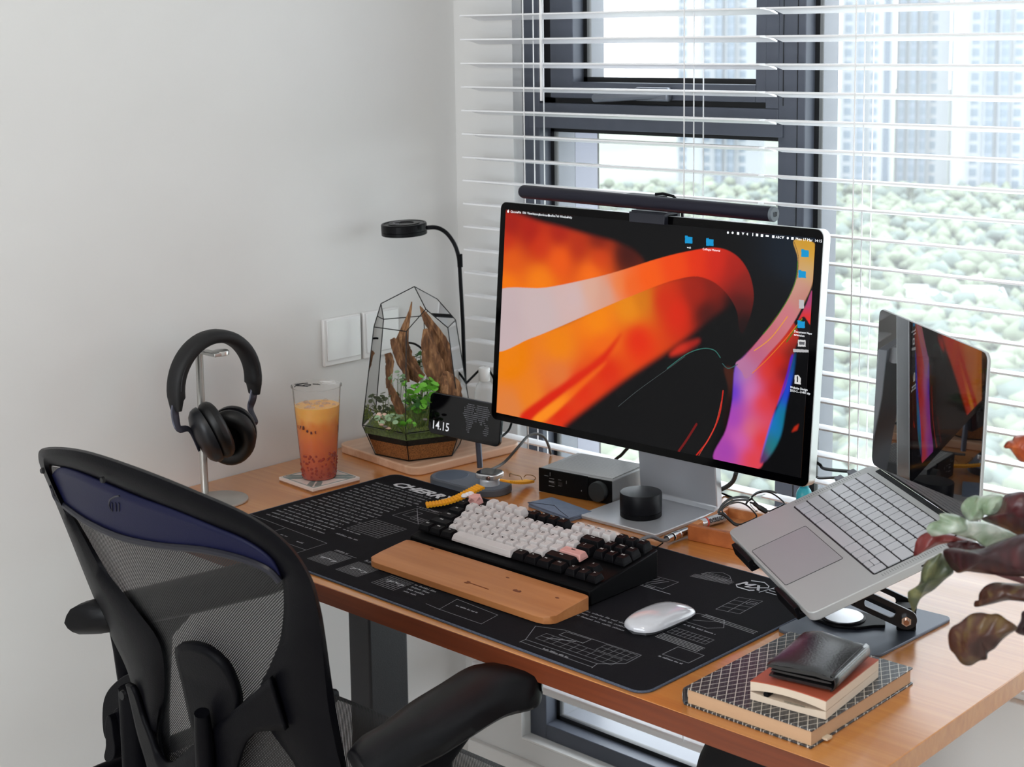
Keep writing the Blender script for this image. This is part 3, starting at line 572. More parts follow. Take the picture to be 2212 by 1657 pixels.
# stand: ribbon foot and neck
S0=Vector((.693,.52,.75)); hwd=.0775
def rel(x,y,z): return (x-S0.x,y-S0.y,z-S0.z)
m=MB(); m.prism([(p[0]-0,p[1]) for p in rrect(-hwd,.448-.52,hwd,.607-.52,.006,4)],0,.0065); m.build('stand_foot',mat('stand_aluminium',(196,198,204),.40,metal=.55),mo,bevel=.0015)
prof=[(.598,.7555),(.6045,.762),(.5965,.86),(.589,.93),(.587,1.01)]
rs=[]
for (y,z),(y2,z2) in zip(prof,[(.6085,.757)]+[(y+.009,z+.0) for y,z in prof[1:]]): rs.append([rel(S0.x-hwd,y-.004,z),rel(S0.x+hwd,y-.004,z),rel(S0.x+hwd,y2+.0015,z2),rel(S0.x-hwd,y2+.0015,z2)])
MB().rings(rs).build('stand_neck',mat('stand_aluminium',(196,198,204),.40,metal=.55),mo,bevel=.0015)
MB().tube([rel(.693-.06,.575,1.0),rel(.693+.06,.575,1.0)],.013,20).build('tilt_hinge',M_alu,mo,smooth=True)
m=MB(); m.box(rel(.693-.045,.515,.985),rel(.693+.045,.575,1.015)); m.build('hinge_arm',M_alu,mo,bevel=.003)
# ---------------------------------------------------------------- light bar on the monitor
top=mon(0,hh,-.006)
lb=thing('monitor_light_bar','dark cylindrical light bar clipped along the top edge of the monitor','light bar',tuple(top))
L0=aty(1133,414,.487); L1=aty(1673,463,.487); 
L0=L0-top; L1=L1-top; M_bar=mat('bar_charcoal',(34,34,46),.36,metal=.3,spec=.3); rb=.0108
ax=(L1-L0).normalized()
m=MB(); n_=28; m.tube([L0+ax*t for t in (-.009,-.0082,-.006,-.003,0)]+[L1-ax*.004],[.002,.005,.0085,.0102,rb,rb],n_); m.build('tube',M_bar,lb,smooth=True)
MB().tube([L1-ax*.004,L1,L1+ax*.001],[rb,rb,rb*.94],n_).build('end_cap',mat('cap_grey',(96,104,112),.45),lb,smooth=True)
m=MB(); e=L1+ax*.0013
for t in ((-.003,.003),(0,.0035),(.003,.003)): m.tube([e+Vector((0,t[0],-t[1])),e+Vector((0,t[0]*1.2,t[1]))],.0006,6)
m.build('cap_mark',mat('mark_dark',(50,54,60),.5),lb)
L0c=(L0+L1)/2
mm=MB(); mm.box((-.034,-.018,-.012),(.034,-.0075,.004)); mm.box((-.034,-.0125,.0015),(.034,.022,.006)); mm.box((-.034,.014,-.035),(.034,.022,.006)); 
o=mm.build('clip',mat('clip_dark',(36,38,48),.5),lb,bevel=.001); o.location=(L0c.x-.003,0,-.0)
c0=L0c+Vector((-.012,.004,.006)); MB().box((-.038,.006,.0095),(.030,.026,.013)).build('clip_back',M_blk,lb,bevel=.001).location=(L0c.x,L0c.y,L0c.z-.003)
MB().tube([L0c+Vector(p) for p in ((.018,.012,.012),(.03,.015,.0135),(.044,.022,.010),(.05,.034,-.004),(.05,.04,-.05),(.045,.05,-.16))],.0021,8).build('power_cable',M_blk,lb,smooth=True)
# ---------------------------------------------------------------- control knob puck standing on the monitor foot
kn=thing('control_knob','black cylindrical desktop dial standing on the silver monitor foot','dial',(.694,.506,.7565))
MB().lathe([(.0315,0),(.0325,.001),(.0325,.0075),(.0318,.0082)],48).build('knob_base',M_blk,kn,smooth=True,angle=40)
MB().lathe([(.0318,.0086),(.0328,.009),(.0328,.0365),(.032,.0378),(.0308,.038)],48).build('dial',mat('dial_black',(12,13,18),.4,metal=.1,spec=.25),kn,smooth=True,angle=40)
# ---------------------------------------------------------------- desktop audio amplifier
am=thing('headphone_amplifier','squat grey metal amplifier with black front and round knob left of the monitor foot','amplifier',(.471,.512,.75),R(7))
aw,ad,ah=.144,.112,.0405
bx('amp_body',(.001,.002,.0015),(aw,ad,ah),mat('amp_grey',(160,160,160),.45,metal=.4),am,bevel=.002)
m=MB(); m.box((0,0,.0005),(aw*.68,.003,ah-.0)); m.box((aw*.68,.0012,.0005),(aw,.0035,ah-.001)); m.build('front_panel',mat('amp_black',(8,8,9),.4,spec=.15),am,bevel=.001)
for i in range(26):
    y=.010+i*.0038; o=bx('vent_rib',(.012,y,ah-.0002),(aw-.004,y+.0016,ah+.0016),mat('rib_grey',(186,186,186),.45,metal=.3),am) if i==0 else inst(o,am,(0,(i)*.0038,0))
MB().lathe([(.0165,0),(.0165,.009),(.0155,.0105),(.004,.0105)],40,M=Matrix.Translation((aw*.84,.0012,.0205))@Matrix.Rotation(R(90),4,'X')).build('volume_knob',mat('knob_grey',(52,54,54),.42,metal=.4),am,smooth=True,angle=40)
m=MB()
for x,z,w_,h_2 in ((.012,.029,.008,.0006),(.0235,.030,.0006,.006),(.0225,.0255,.009,.0008),(.0215,.0195,.010,.0022),(.021,.013,.011,.001),(.040,.026,.006,.0006),(.040,.016,.006,.0006),(.056,.022,.0006,.005),(.0855,.014,.0012,.0022)): m.box((x,-.0006,z),(x+w_,.0,z+h_2))
m.build('panel_marking',mat('panel_mark',(120,122,124),.5),am)
for x in (.03,.044): bx('socket',(x-.004,-.0003,.0165),(x+.004,.0005,.0225),M_gasket,am)
# ---------------------------------------------------------------- blue card wallet
cw=thing('card_wallet','thin slate-blue card wallet with an envelope flap between keyboard and amplifier','card wallet',(.570,.455,.75),R(-9))
M_sl=mat('slate_leather',(112,126,150),.6,var=.08,vs_=60,bump=.3,bs=900)
rr=rrect(-.053,-.024,.053,.024,.004,4)
MB().prism(rr,.0,.0036).build('wallet_back',M_sl,cw,bevel=.0008); MB().prism([(x*.99,y*.98) for x,y in rr],.0036,.0062).build('wallet_front',M_sl,cw,bevel=.0008)
MB().add([(-.053,-.024,.0064),(.053,-.024,.0064),(.05,.024,.0064),(-.05,.024,.0064),(-.006,-.006,.0085)],[(0,4,1),(0,3,4),(3,2,4),(2,1,4)]).build('envelope_flap',M_sl,cw,solid=.0008)
m=MB(); m.tube([(-.052,-.023,.0072),(-.03,-.014,.0081),(-.006,-.006,.0092),(.02,-.015,.0082),(.05,-.023,.0072)],.0005,5); m.build('seam',mat('seam_dark',(40,46,60),.7),cw)
# ================================================================ LAPTOP
la=R(-36.2907); lb_=R(20.7802); lc=R(22.7136)
u=Vector((math.cos(la),math.sin(la),0)); n_h=Vector((-math.sin(la),math.cos(la),0)); d_=n_h*math.cos(lb_)+Vector((0,0,1))*math.sin(lb_); nn=u.cross(d_)
H=Vector((1.0887,.5252,.9045)); LW,LD=.3126,.2212
lt=thing('laptop','silver-grey laptop opened on a raised stand with a dark mirror-like screen','laptop',tuple(H))
Ml=Matrix((u,d_,nn)).transposed().to_4x4(); Ml.translation=-d_*LD  # local frame: x along front edge, y toward hinge, z up from the deck; origin front-left
M_sg=mat('space_grey',(184,186,186),.45,metal=.3); M_sg2=mat('key_grey',(196,197,202),.3,metal=.15,spec=.7); M_well=mat('key_well',(22,22,25),.5)
def lp(name,mb,m,par=lt,**k): o=mb.build(name,m,par,**k); o.matrix_local=Ml; return o
lp('base',MB().prism(rrect(0,0,LW,LD,.011,6),-.0115,0),M_sg,bevel=.0012)
lp('base_underside',MB().prism(rrect(.004,.004,LW-.004,LD-.004,.010,4),-.0125,-.0115),mat('underside',(90,82,78),.5))
lp('trackpad',MB().prism(rrect(.0905,.004,.2205,.083,.003,3),-.0001,.00025),mat('trackpad',(174,175,178),.4,metal=.3))
m=MB(); q=rrect(.0905,.004,.2205,.083,.003,3); q=[(x,y,.0003) for x,y in q]+[(q[0][0],q[0][1],.0003)]; lp('trackpad_groove',m.tube(q,.00035,4,cap=False),M_well)
kx0,kx1,ky0,ky1=.0195,.2931,.0925,.2065
lp('keyboard_well',MB().prism(rrect(kx0,ky0,kx1,ky1,.003,3),.0001,.00035),M_well)
kc={}
def lkey(x,y,w,h):
    kk=(round(w,4),round(h,4))
    if kk not in kc:
        me=MB().prism(rrect(-w/2,-h/2,w/2,h/2,.0012,2),0,.0011).mesh('key'); me.materials.append(M_sg2); kc[kk]=me
    o=bpy.data.objects.new('key',kc[kk]); COL.objects.link(o); o.parent=lt; o.matrix_local=Ml@Matrix.Translation((x+w/2,y+h/2,.00035))
kw_=kx1-kx0-.003; kx=kx0+.0015; pit=(ky1-ky0-.002)/6; g_=.0022
lay=[[1.45]+[1]*12+[1.0],[1]*13+[1.5],[1.5]+[1]*12+[1],[1.8]+[1]*11+[1.75],[2.35]+[1]*10+[2.2]]
for ri,row in enumerate(lay):
    tot=sum(row); x=kx; y=ky0+.001+pit*(5-ri)
    for w2 in row:
        ww=w2/tot*kw_; lkey(x+g_/2,y+g_/2,ww-g_,pit-g_); x+=ww
x=kx; y=ky0+.001
for w2 in (1,1,1,1.25,5.2,1.25,1): ww=w2/14.6*kw_; lkey(x+g_/2,y+g_/2,ww-g_,pit-g_); x+=ww
ww=(kx+kw_-x)/3
for k in range(3): lkey(x+ww*k+g_/2,y+g_/2,ww-g_,pit/2-g_*.7 if k==1 else pit-g_)
lkey(x+ww+g_/2,y+pit/2+g_*.2,ww-g_,pit/2-g_*.7)
for a in (.006,LW-.0145): 
    m=MB()
    for i in range(30):
        for j in range(4): m.box((a+.0018*j,.10+.0034*i,.0),(a+.0007+.0018*j,.1007+.0034*i,.00012))
    o=lp('speaker_grille',m,M_well); stuff(o)
lp('port',MB().box((LW-.0004,.145,-.0065),(LW+.0003,.168,-.0045)),M_well); lp('card_slot',MB().box((LW-.0004,.17,-.0075),(LW+.0004,.196,-.0055)),M_well)
lp('hinge',MB().tube([(.03,LD-.001,-.004),(LW-.03,LD-.001,-.004)],.0045,16),M_blk,smooth=True)
lp('hinge_strip',MB().box((.028,LD-.006,-.001),(LW-.028,LD+.001,.0012)),M_blk)
# lid
l_dir=nn*math.cos(lc)+d_*math.sin(lc); l_n=u.cross(l_dir)  # l_n points away from the viewer side of the lid
Mld=Matrix((u,l_dir,-l_n)).transposed().to_4x4(); Mld.translation=Vector((0,0,0))
sgn=1 if (-l_n).dot(CAM-H)>0 else -1
if sgn<0: Mld=Matrix((u,l_dir,l_n)).transposed().to_4x4()
def ld(name,mb,m,**k): o=mb.build(name,m,lt,**k); o.matrix_local=Mld; return o
ld('lid',MB().prism(rrect(0,.0015,LW,.2185,.011,6),-.0052,-.0008),M_sg,bevel=.001)
M_lscr=mat('laptop_screen',(10,10,13),.025,spec=1.0,coat=1,croff=.01,ior=1.6)
ld('lid_bezel',MB().prism(rrect(.0008,.0022,LW-.0008,.2178,.0105,6),-.0008,0),M_lscr)
# plugs and their cables on the left side
for i,yy in enumerate((.176,.196)):
    M_plug=mat('plug_grey',(104,106,114),.4,metal=.6)
    lp('usb_plug',MB().prism(rrect(-.022,yy-.0055,-.001,yy+.0055,.002,3),-.0095,-.0035),M_plug,bevel=.0008)
q=[H+u*(-.022)-d_*(LD-.196)-nn*.006, aty(1782,1013,.575),aty(1770,1003,.585),aty(1745,990,.60),aty(1715,990,.61)]
c=thing('usb_cable','thick black cable running from the laptop behind the monitor, the upper one','cable',tuple(q[-1])); MB().tube(cr([v-q[-1] for v in q],5),.0024,10).build('cable_sheath',M_blk,c,smooth=True)
q=[H+u*(-.022)-d_*(LD-.176)-nn*.006, aty(1772,1033,.55),aty(1764,1030,.56),aty(1745,1022,.58),aty(1725,1024,.60)]
c=thing('usb_cable','short black cable from the laptop, just below the thicker one at the monitor edge','cable',tuple(q[-1])); MB().tube(cr([v-q[-1] for v in q],5),.0019,10).build('cable_sheath',M_blk,c,smooth=True)
# ---------------------------------------------------------------- laptop stand
st=thing('laptop_stand','black metal laptop stand with slotted arms and a square base plate','laptop stand',(1.175,.357,.75),R(-18))
Pb=[atz(2048,1340,.75),atz(1900,1416,.75),atz(1677,1362,.75)]
e1=(Pb[0]-Pb[1]); 
M_std=mat('stand_blue_black',(92,98,110),.32,metal=.5)
F_=Vector((1.252,.268,0)); R_=Vector((1.262,.440,0)); Lf=Vector((1.1105,.262,0)); B_=Lf+(R_-F_)
o0=Vector((1.175,.357,0)); rot_=Matrix.Rotation(R(18),3,'Z')
poly=[rot_@(p-o0) for p in (F_,R_,B_,Lf)]
def roundpoly(P,r,n=4):
    out=[]
    for i in range(len(P)):
        p=np.array(P[i][:2]);a=np.array(P[i-1][:2]);b=np.array(P[(i+1)%len(P)][:2]); va=(a-p)/np.linalg.norm(a-p); vb=(b-p)/np.linalg.norm(b-p)
        for k in range(n+1):
            t=k/n; q0=p+va*r*(1-t); q1=p+vb*r*t; q=(1-t)**2*(p+va*r)+2*t*(1-t)*p+t*t*(p+vb*r); out.append(tuple(q))
    return out
MB().prism(roundpoly(poly,.012),0,.004).build('base_plate',M_std,st,bevel=.0008)
def sw(name,mb,m,**k): # world-space mesh parented to the stand
    Mi=(Matrix.Translation((1.175,.357,.75))@Matrix.Rotation(R(-18),4,'Z')).inverted(); mb.v=[Mi@v for v in mb.v]; return mb.build(name,m,st,**k)
dc=atz(1822,1327,.7625)
m=MB(); m.lathe([(.0265,0),(.028,.002),(.028,.0045),(.0262,.0052)],40,M=Matrix.Translation((dc.x,dc.y,.7545))); sw('turntable_ring',m,M_blk,smooth=True,angle=40)
m=MB(); m.lathe([(.0252,.0052),(.0252,.0066),(.001,.0070)],40,M=Matrix.Translation((dc.x,dc.y,.7545))); sw('turntable_disc',m,mat('disc_steel',(210,211,214),.22,metal=1),smooth=True,angle=40)
# curved rail under the disc
pv=aty(1958,1340,.318); pv2=pv+Vector((-.02,.105,0)) 
m=MB(); c0=[atz(1745,1322,.757),atz(1760,1338,.757),atz(1800,1352,.757),atz(1850,1357,.757),atz(1890,1352,.757),atz(1912,1352,.757),atz(1913,1338,.757),atz(1860,1322,.757),atz(1790,1312,.757)]
m.prism([(p.x,p.y) for p in c0],.7541,.758); sw('swivel_rail',m,M_blk,bevel=.0008)
# slotted arm plates: from the lower pivot back-up to the laptop tray
def armplate(p0,p1,w,th,slot=True):
    a=(p1-p0); L_=a.length; a.normalize(); s=Vector((a.y,-a.x,0)).normalized(); b=s.cross(a)
    M=Matrix((a,b,s)).transposed().to_4x4(); M.translation=p0
    outer=[]; inner=[]
    N=24
    for k in range(N):
        t=2*math.pi*k/N; c=math.cos(t);s_=math.sin(t)
        outer.append(((L_ if c>0 else 0)+c*w/2,s_*w/2)); inner.append(((L_*.72 if c>0 else L_*.30)+c*w*.22,s_*w*.24))
    vs=[(x,y,z) for z in (-th/2,th/2) for x,y in outer]+[(x,y,z) for z in (-th/2,th/2) for x,y in inner]; fs=[]
    for k in range(N):
        j=(k+1)%N; fs+=[(k,j,N+j,N+k),(2*N+j,2*N+k,3*N+k,3*N+j),(k,2*N+k,2*N+j,j),(N+k,N+j,3*N+j,3*N+k)]
    return MB().add(vs,fs,M)
pa0=Vector(atz(1958,1338,.773)); pa1=Vector(atz(1846,1287,.799))
off=(lambda a:Vector((a.y,-a.x,0)).normalized()*.040)(pa1-pa0)
if off.dot(pa0-CAM)<0: off=-off
for k,of in enumerate((Vector((0,0,0)),off)):
    sw('lower_arm',armplate(pa0+of,pa1+of,.026,.004),mat('arm_black',(20,20,23),.32),bevel=.0006)
sw('pivot_bolt',MB().tube([pa0+off*1.15,pa0-off*.12],.0045,14),M_chrome,smooth=True); 
nb=-(off.normalized())
sw('bolt_nut',MB().tube([pa0+nb*.002,pa0+nb*.008],.0065,6),M_chrome); sw('bolt_end',MB().tube([pa0+nb*.008,pa0+nb*.012],.0035,12),mat('bolt_copper',(170,130,105),.25,metal=1))
sw('pivot_block',MB().box((-.012,-.012,.0042),(.012,.012,.034),Matrix.Translation((pa0.x+off.x*.5,pa0.y+off.y*.5,.75))@Matrix.Rotation(math.atan2(off.y,off.x),4,'Z')),M_blk,bevel=.002)
# tray under the laptop: follows the laptop's tilt
Mt=Matrix.Translation(H)@Ml
def tw(name,a,b,m,bv=.001): mb=MB().box(a,b,Mt); return sw(name,mb,m,bevel=bv)
tw('support_tray',(.05,.02,-.0165),(.262,.205,-.0127),M_std)
tw('front_hook',(.035,-.006,-.020),(.105,.004,-.0127),M_blk); tw('front_hook',(.205,-.006,-.020),(.275,.004,-.0127),M_blk)
tw('hook_lip',(.035,-.008,-.020),(.105,-.002,-.004),M_blk); tw('hook_lip',(.205,-.008,-.020),(.275,-.002,-.004),M_blk)
for of in (Vector((0,0,0)),off): sw('upper_arm',armplate(pa1+of,Mt@Vector((.17,.13,-.022))+of*.6,.022,.004),mat('arm_black',(20,20,23),.32),bevel=.0006)
# ================================================================ HEADPHONE STAND + HEADPHONES
hs=thing('headphone_stand','slim silver headphone stand with a round base by the wall','headphone stand',(.108,.139,.75))
M_ps=mat('pale_steel',(196,196,192),.32,metal=.8)
MB().lathe([(.046,0),(.0475,.0008),(.0475,.0032),(.0465,.004),(.001,.004)],48).build('round_base',mat('base_steel',(186,184,178),.4,metal=.5),hs,smooth=True,angle=40)
MB().tube([(-.040,.002,.003),(-.040,.002,.247)],.0062,16).build('pole',M_ps,hs,smooth=True)
m=MB(); m.box((-.046,-.004,.240),(.012,.010,.2455)); m.build('top_arm',M_ps,hs,bevel=.001)
MB().lathe([(.0115,.2365),(.0135,.2375),(.0135,.243),(.0125,.2445)],28,M=Matrix.Translation((-.010,.0225,.0))).build('rest_disc',M_ps,hs,smooth=True,angle=40)
MB().box((-.040,.004,.2405),(-.008,.018,.2435)).build('arm_bracket',M_ps,hs)
hp=thing('headphones','matte black over-ear headphones hanging from the silver stand','headphones',(.085,.158,.85))
M_hp=mat('headphone_black',(15,15,17),.6,bump=.2,bs=800); M_hp2=mat('headphone_shell',(24,25,29),.38); M_hpy=mat('yoke_grey',(62,62,72),.38,metal=.5); M_cush=mat('ear_cushion',(11,11,12),.42)
# band: padded arch in the wall-parallel plane
def arch(a0,a1,rw,rh,cz,n=26): return [(0,-rw*math.cos(math.pi*(a0+(a1-a0)*k/n)),cz+rh*math.sin(math.pi*(a0+(a1-a0)*k/n))) for k in range(n+1)]
pts=arch(-.03,1.03,.0745,.080,.0865)
pts=[(0,-.0755,.058),(0,-.0755,.075)]+pts+[(0,.0755,.075),(0,.0755,.058)]
n=len(pts); rs=[]
for i,p in enumerate(pts):
    a=Vector(pts[max(i-1,0)]);b=Vector(pts[min(i+1,n-1)]); T=(b-a).normalized(); N=Vector((0,T.z,-T.y)); t=min(i,n-1-i)/(n/2); w=.0165+.004*t; th=.0110*(1 if 1<i<n-2 else .75)
    if i in (0,n-1): w*=.8; th*=.6
    rs.append([Vector(p)+N*th*math.copysign(abs(math.cos(q))**.75,math.cos(q))+Vector((1,0,0))*w*math.copysign(abs(math.sin(q))**.75,math.sin(q)) for q in [2*math.pi*k/18 for k in range(18)]])
MB().rings(rs).build('headband',M_hp,hp,smooth=True,angle=60)
MB().tube([(.0175,p[1]*1.02,p[2]+.002) for p in pts[3:-3]],.0009,6).build('seam',mat('seam_dark2',(30,30,34),.5),hp)
for sgn_,(cx,cy,cz),nrm_,tiltz in ((-1,tuple(atx(428,950,.100)-Vector((.085,.158,.85))),Vector((-.30,-.86,-.38)),0),(1,tuple(atx(507,924,.078)-Vector((.085,.158,.85))),Vector((-.62,.72,.26)),0)):
    c=Vector((cx,cy,cz)); nz=nrm_.normalized(); upv=Vector((0,sgn_*.25,1)); ux=upv.cross(nz).normalized(); uy=nz.cross(ux)
    M=Matrix((ux,uy,nz)).transposed().to_4x4(); M.translation=c
    par=hp; tgt=[(.010,.004),(.022,.001),(.031,-.003),(.0362,-.009),(.0378,-.015),(.0378,-.020)]
    MB().lathe([(.0005,.0055)]+tgt,36,M=M,sx=1.06,sy=1.30).build('ear_cup',M_hp2,hp,smooth=True,angle=60)
    # cushion as a thick oval ring
    rs=[]
    for k in range(14):
        q=2*math.pi*k/14; rr_=.0275+.0115*math.cos(q); z_=-.0325+.0135*math.sin(q); rs.append([M@Vector((rr_*math.cos(t)*1.08,rr_*math.sin(t)*1.30,z_)) for t in [2*math.pi*j/32 for j in range(32)]])
    rs.append(rs[0]); MB().rings(rs,True,False).build('ear_cushion',M_cush,hp,smooth=True,angle=80)
    MB().lathe([(.026,-.024),(.0005,-.024)],24,M=M,sx=1.08,sy=1.30).build('driver_cover',mat('mesh_black',(6,6,7),.9),hp)
    hq=lambda x,y,X:atx(x,y,X)-Vector((.085,.158,.85))
    e=Vector((0,sgn_*.0762,.066))
    if sgn_<0: s1=hq(378,896,.088); s2=hq(386,926,.098); s3=M@Vector((0,.022,.0052)); s4=M@Vector((.006,-.016,.0068))
    else: s1=hq(546,862,.086); s2=hq(541,884,.086); s3=M@Vector((-.034,.016,.0005)); s4=M@Vector((-.024,.002,.006))
    rs=[]; P_=cr([e,s1,s2,s3,s4],6)
    MB().tube(P_,[.0075]*8+[.0075-.0003*k for k in range(len(P_)-8)],10,flat=.42).build('yoke',M_hpy,hp,smooth=True)
# ================================================================ COASTER + DRINK
co=thing('coaster','square tile coaster with a grey leaf pattern under the drink','coaster',(.1475,.3145,.75),R(-4))
bx('cork_base',(-.0495,-.047,0),(.0495,.047,.003),mat('cork',(150,104,72),.8,var=.2,vs_=300),co); bx('tile',(-.050,-.0475,.003),(.050,.0475,.0085),mat('tile_pinkish',(222,208,200),.3),co,bevel=.0006)
m=MB(); 
for a in range(4):
    for k in (-1,1):
        c=math.radians(45+90*a)
        pts=[(.012,0),(.03,.011*k),(.05,.012*k),(.058,.002*k),(.045,.001*k),(.028,.002*k)]
        m.prism([(x*math.cos(c)-y*math.sin(c),x*math.sin(c)+y*math.cos(c)) for x,y in pts],.0085,.0088)
m.build('leaf_print',mat('print_greygreen',(120,134,130),.4),co)
m=MB(); m.tube([(p[0],p[1],.0087) for p in rrect(-.046,-.0435,.046,.0435,.004,3)]+[(.046,.0395,.0087)],.0006,5); m.build('border_print',mat('print_greygreen',(120,134,130),.4),co)
cu=thing('iced_tea_cup','tall clear plastic cup of orange-red iced fruit tea on the coaster','cup',(.1475,.3145,.7588))
CH=.157; rB,rT=.0285,.0405
M_cup=glassy('cup_plastic',(.985,.985,.98),.05,.08,haze=.12,hcol=(.93,.91,.89))
prof=[(.001,.0006),(rB-.001,.0006),(rB,.002)]+[(rB+(rT-rB)*t,.002+(CH-.002)*t) for t in (.25,.5,.75,1)]+[(rT+.0018,CH),(rT+.0018,CH+.0022)]
MB().lathe(prof,48,cap=False).build('cup_wall',M_cup,cu,smooth=True,angle=50)
tm=bpy.data.materials.new('tea'); tm.use_nodes=True; n=tm.node_tree.nodes; L=tm.node_tree.links; b=n['Principled BSDF']
tc=n.new('ShaderNodeTexCoord'); sp=n.new('ShaderNodeSeparateXYZ'); r=n.new('ShaderNodeValToRGB'); mr=n.new('ShaderNodeMapRange'); mr.inputs['From Min'].default_value=0; mr.inputs['From Max'].default_value=.125
nz_=n.new('ShaderNodeTexNoise'); nz_.inputs['Scale'].default_value=60; ad=n.new('ShaderNodeMath'); ad.operation='MULTIPLY_ADD'; ad.inputs[1].default_value=.03; 
L.new(tc.outputs['Object'],sp.inputs[0]); L.new(tc.outputs['Object'],nz_.inputs['Vector']); L.new(nz_.outputs['Fac'],ad.inputs[0]); L.new(sp.outputs['Z'],ad.inputs[2]); L.new(ad.outputs[0],mr.inputs['Value']); L.new(mr.outputs[0],r.inputs['Fac']); L.new(r.outputs['Color'],b.inputs['Base Color'])
e=r.color_ramp.elements; e[0].position=.12; e[0].color=lin((168,44,12)); e[1].position=1; e[1].color=lin((244,176,70))
for p_,c in ((.35,(204,80,6)),(.6,(220,104,4)),(.85,(230,128,8))): k=e.new(p_); k.color=lin(c)
b.inputs['Roughness'].default_value=.25; b.inputs['Subsurface Weight'].default_value=.55; b.inputs['Subsurface Radius'].default_value=(1,.45,.15); b.inputs['Subsurface Scale'].default_value=.02
TH=.125
MB().lathe([(.001,.0012),(rB-.0012,.0012)]+[(rB-.0010+(rT-rB)*t*TH/CH,.002+(TH-.002)*t) for t in (.0,.25,.5,.75,1)]+[(.001,TH+.0003)],48,cap=False).build('tea',tm,cu,smooth=True,angle=50)
m=MB()
for k in range(170):
    a=random.random()*6.283; h=.006+.040*random.random()**1.5; rr_=(rB+(rT-rB)*h/CH)-.0012; c=Vector((rr_*math.cos(a),rr_*math.sin(a),h)); s=.0017+.0010*random.random(); m.add([tuple(c+Vector(v)*s) for v in iv],ifc)
stuff(m.build('tea_pearls',mat('pearl_red',(150,42,16),.2,spec=.7),cu,smooth=True))
m=MB()
for k in range(26):
    a=random.random()*6.283; rr_=random.random()*.032; c=Vector((rr_*math.cos(a),rr_*math.sin(a),TH+.001)); s=.0025+.003*random.random(); m.add([tuple(c+Vector((v[0]*s,v[1]*s,v[2]*s*.5))) for v in iv],ifc)
stuff(m.build('foam_bubbles',glassy('foam',(.97,.93,.9),.1,.1,haze=.25,hcol=(.95,.85,.75)),cu,smooth=True))
MB().lathe([(rT+.0018,CH+.0022),(rT-.001,CH+.0026),(.001,CH+.0024)],48,cap=False).build('sealed_film',glassy('film',(.98,.98,.98),.12,.06,haze=.05,hcol=(.95,.95,.95)),cu,smooth=True)
m=MB(); zl=CH+.0029
ang=math.atan2(CAM.y-.3145,CAM.x-.1475)-R(90)  # rotation so print reads from the front
def fl(pts,r=.0007): m.tube([(x*math.cos(ang+math.pi)-y*math.sin(ang+math.pi),x*math.sin(ang+math.pi)+y*math.cos(ang+math.pi),zl) for x,y in pts],r,5)
fl([(-.036,.008),(-.014,.013)]); fl([(-.032,.010),(-.036,-.012)],.0009); fl([(-.014,-.012),(-.034,-.001),(-.022,.012)],.0009); fl(cr([(-.022,-.004),(-.016,.003),(-.009,-.001),(-.013,-.008),(-.021,-.007)],5,True),.0007); fl([(-.006,.004),(.004,-.001)],.0008); fl([(.002,.003),(.006,-.006)],.0006)
m.build('film_print',mat('print_dark',(38,40,44),.6),cu)
m=MB(); fl([(.006,.022),(.030,.018),(.032,.004),(.010,.006),(.006,.022)],.0004); fl([(.011,.018),(.025,.016)],.0004); fl([(.012,.013),(.026,.011)],.0004); fl(cr([(.018,-.006),(.030,-.002),(.034,-.010)],4),.0004); m.build('film_print',mat('print_pale',(225,226,226),.5),cu)
# curved lettering on the cup wall
s_='vityBeat'
a0=math.atan2(CAM.y-.3145,CAM.x-.1475)
for i,ch in enumerate(s_[2:]):
    a=a0-R(64)+R(11.5)*i; z_=.0905-.0012*i+.0025*math.sin(i*1.2); rr_=rB+(rT-rB)*z_/CH+.0006
    me=text_mesh(ch,.0085,off=.0003,align='CENTER'); 
    if not me.materials: me.materials.append(mat('cup_print',(70,20,16),.6))
    o=bpy.data.objects.new('cup_lettering',me); COL.objects.link(o); o.parent=cu; o.matrix_local=Matrix.Translation((rr_*math.cos(a),rr_*math.sin(a),z_))@Matrix.Rotation(a+math.pi/2,4,'Z')@Matrix.Rotation(R(90-4),4,'X')
for a_,zz_ in ((R(70),.086),): 
    a=a0+a_; m=MB(); rr_=rB+(rT-rB)*zz_/CH+.0006; m.tube([(rr_*math.cos(a),rr_*math.sin(a),zz_-.006),(rr_*math.cos(a+.03),rr_*math.sin(a+.03),zz_),(rr_*math.cos(a),rr_*math.sin(a),zz_+.005)],.0006,5); m.build('cup_lettering',mat('cup_print',(70,20,16),.6),cu)
# ================================================================ SERVING BOARD + TERRARIUM
bd=thing('serving_board','pale pinkish wooden board with rounded corners under the terrarium','board',(.1465,.569,.75),R(-5.5))
M_bd=wood('maple_board',(206,162,132),(226,190,162),(214,172,142),stretch=(90,4,60),rough=.42,coat=.2)
MB().prism(rrect(-.118,-.122,.118,.122,.022,8),.0,.0155).build('board',M_bd,bd,bevel=.0025,seg=3)
BT=.7657
TC=Vector((.167,.522,0)); te=thing('terrarium','faceted clear glass terrarium with black edges planted with moss','terrarium',(.167,.522,BT))
def hv(r,z,a): return Vector((r*math.cos(R(a)),r*math.sin(R(a)),z-BT))
ANG=[-54,6,66,126,186,246]
Bs=[hv(.079,BT+.0015,a) for a in ANG]; Ws=[hv(.101,.822,a) for a in ANG]; Ss=[hv(.0755,.995,a) for a in ANG]; G=[hv(.0605,1.030,a) for a in (-24,96,216)]; Pk=Vector((0,0,1.061-BT))
M_tg=glassy('terrarium_glass',(.985,.99,.985),.035,.0); M_came=mat('black_came',(18,18,19),.4,metal=.5)
def gp(vs_): return MB().add(vs_,[tuple(range(len(vs_)))]).build('glass_pane',M_tg,te)
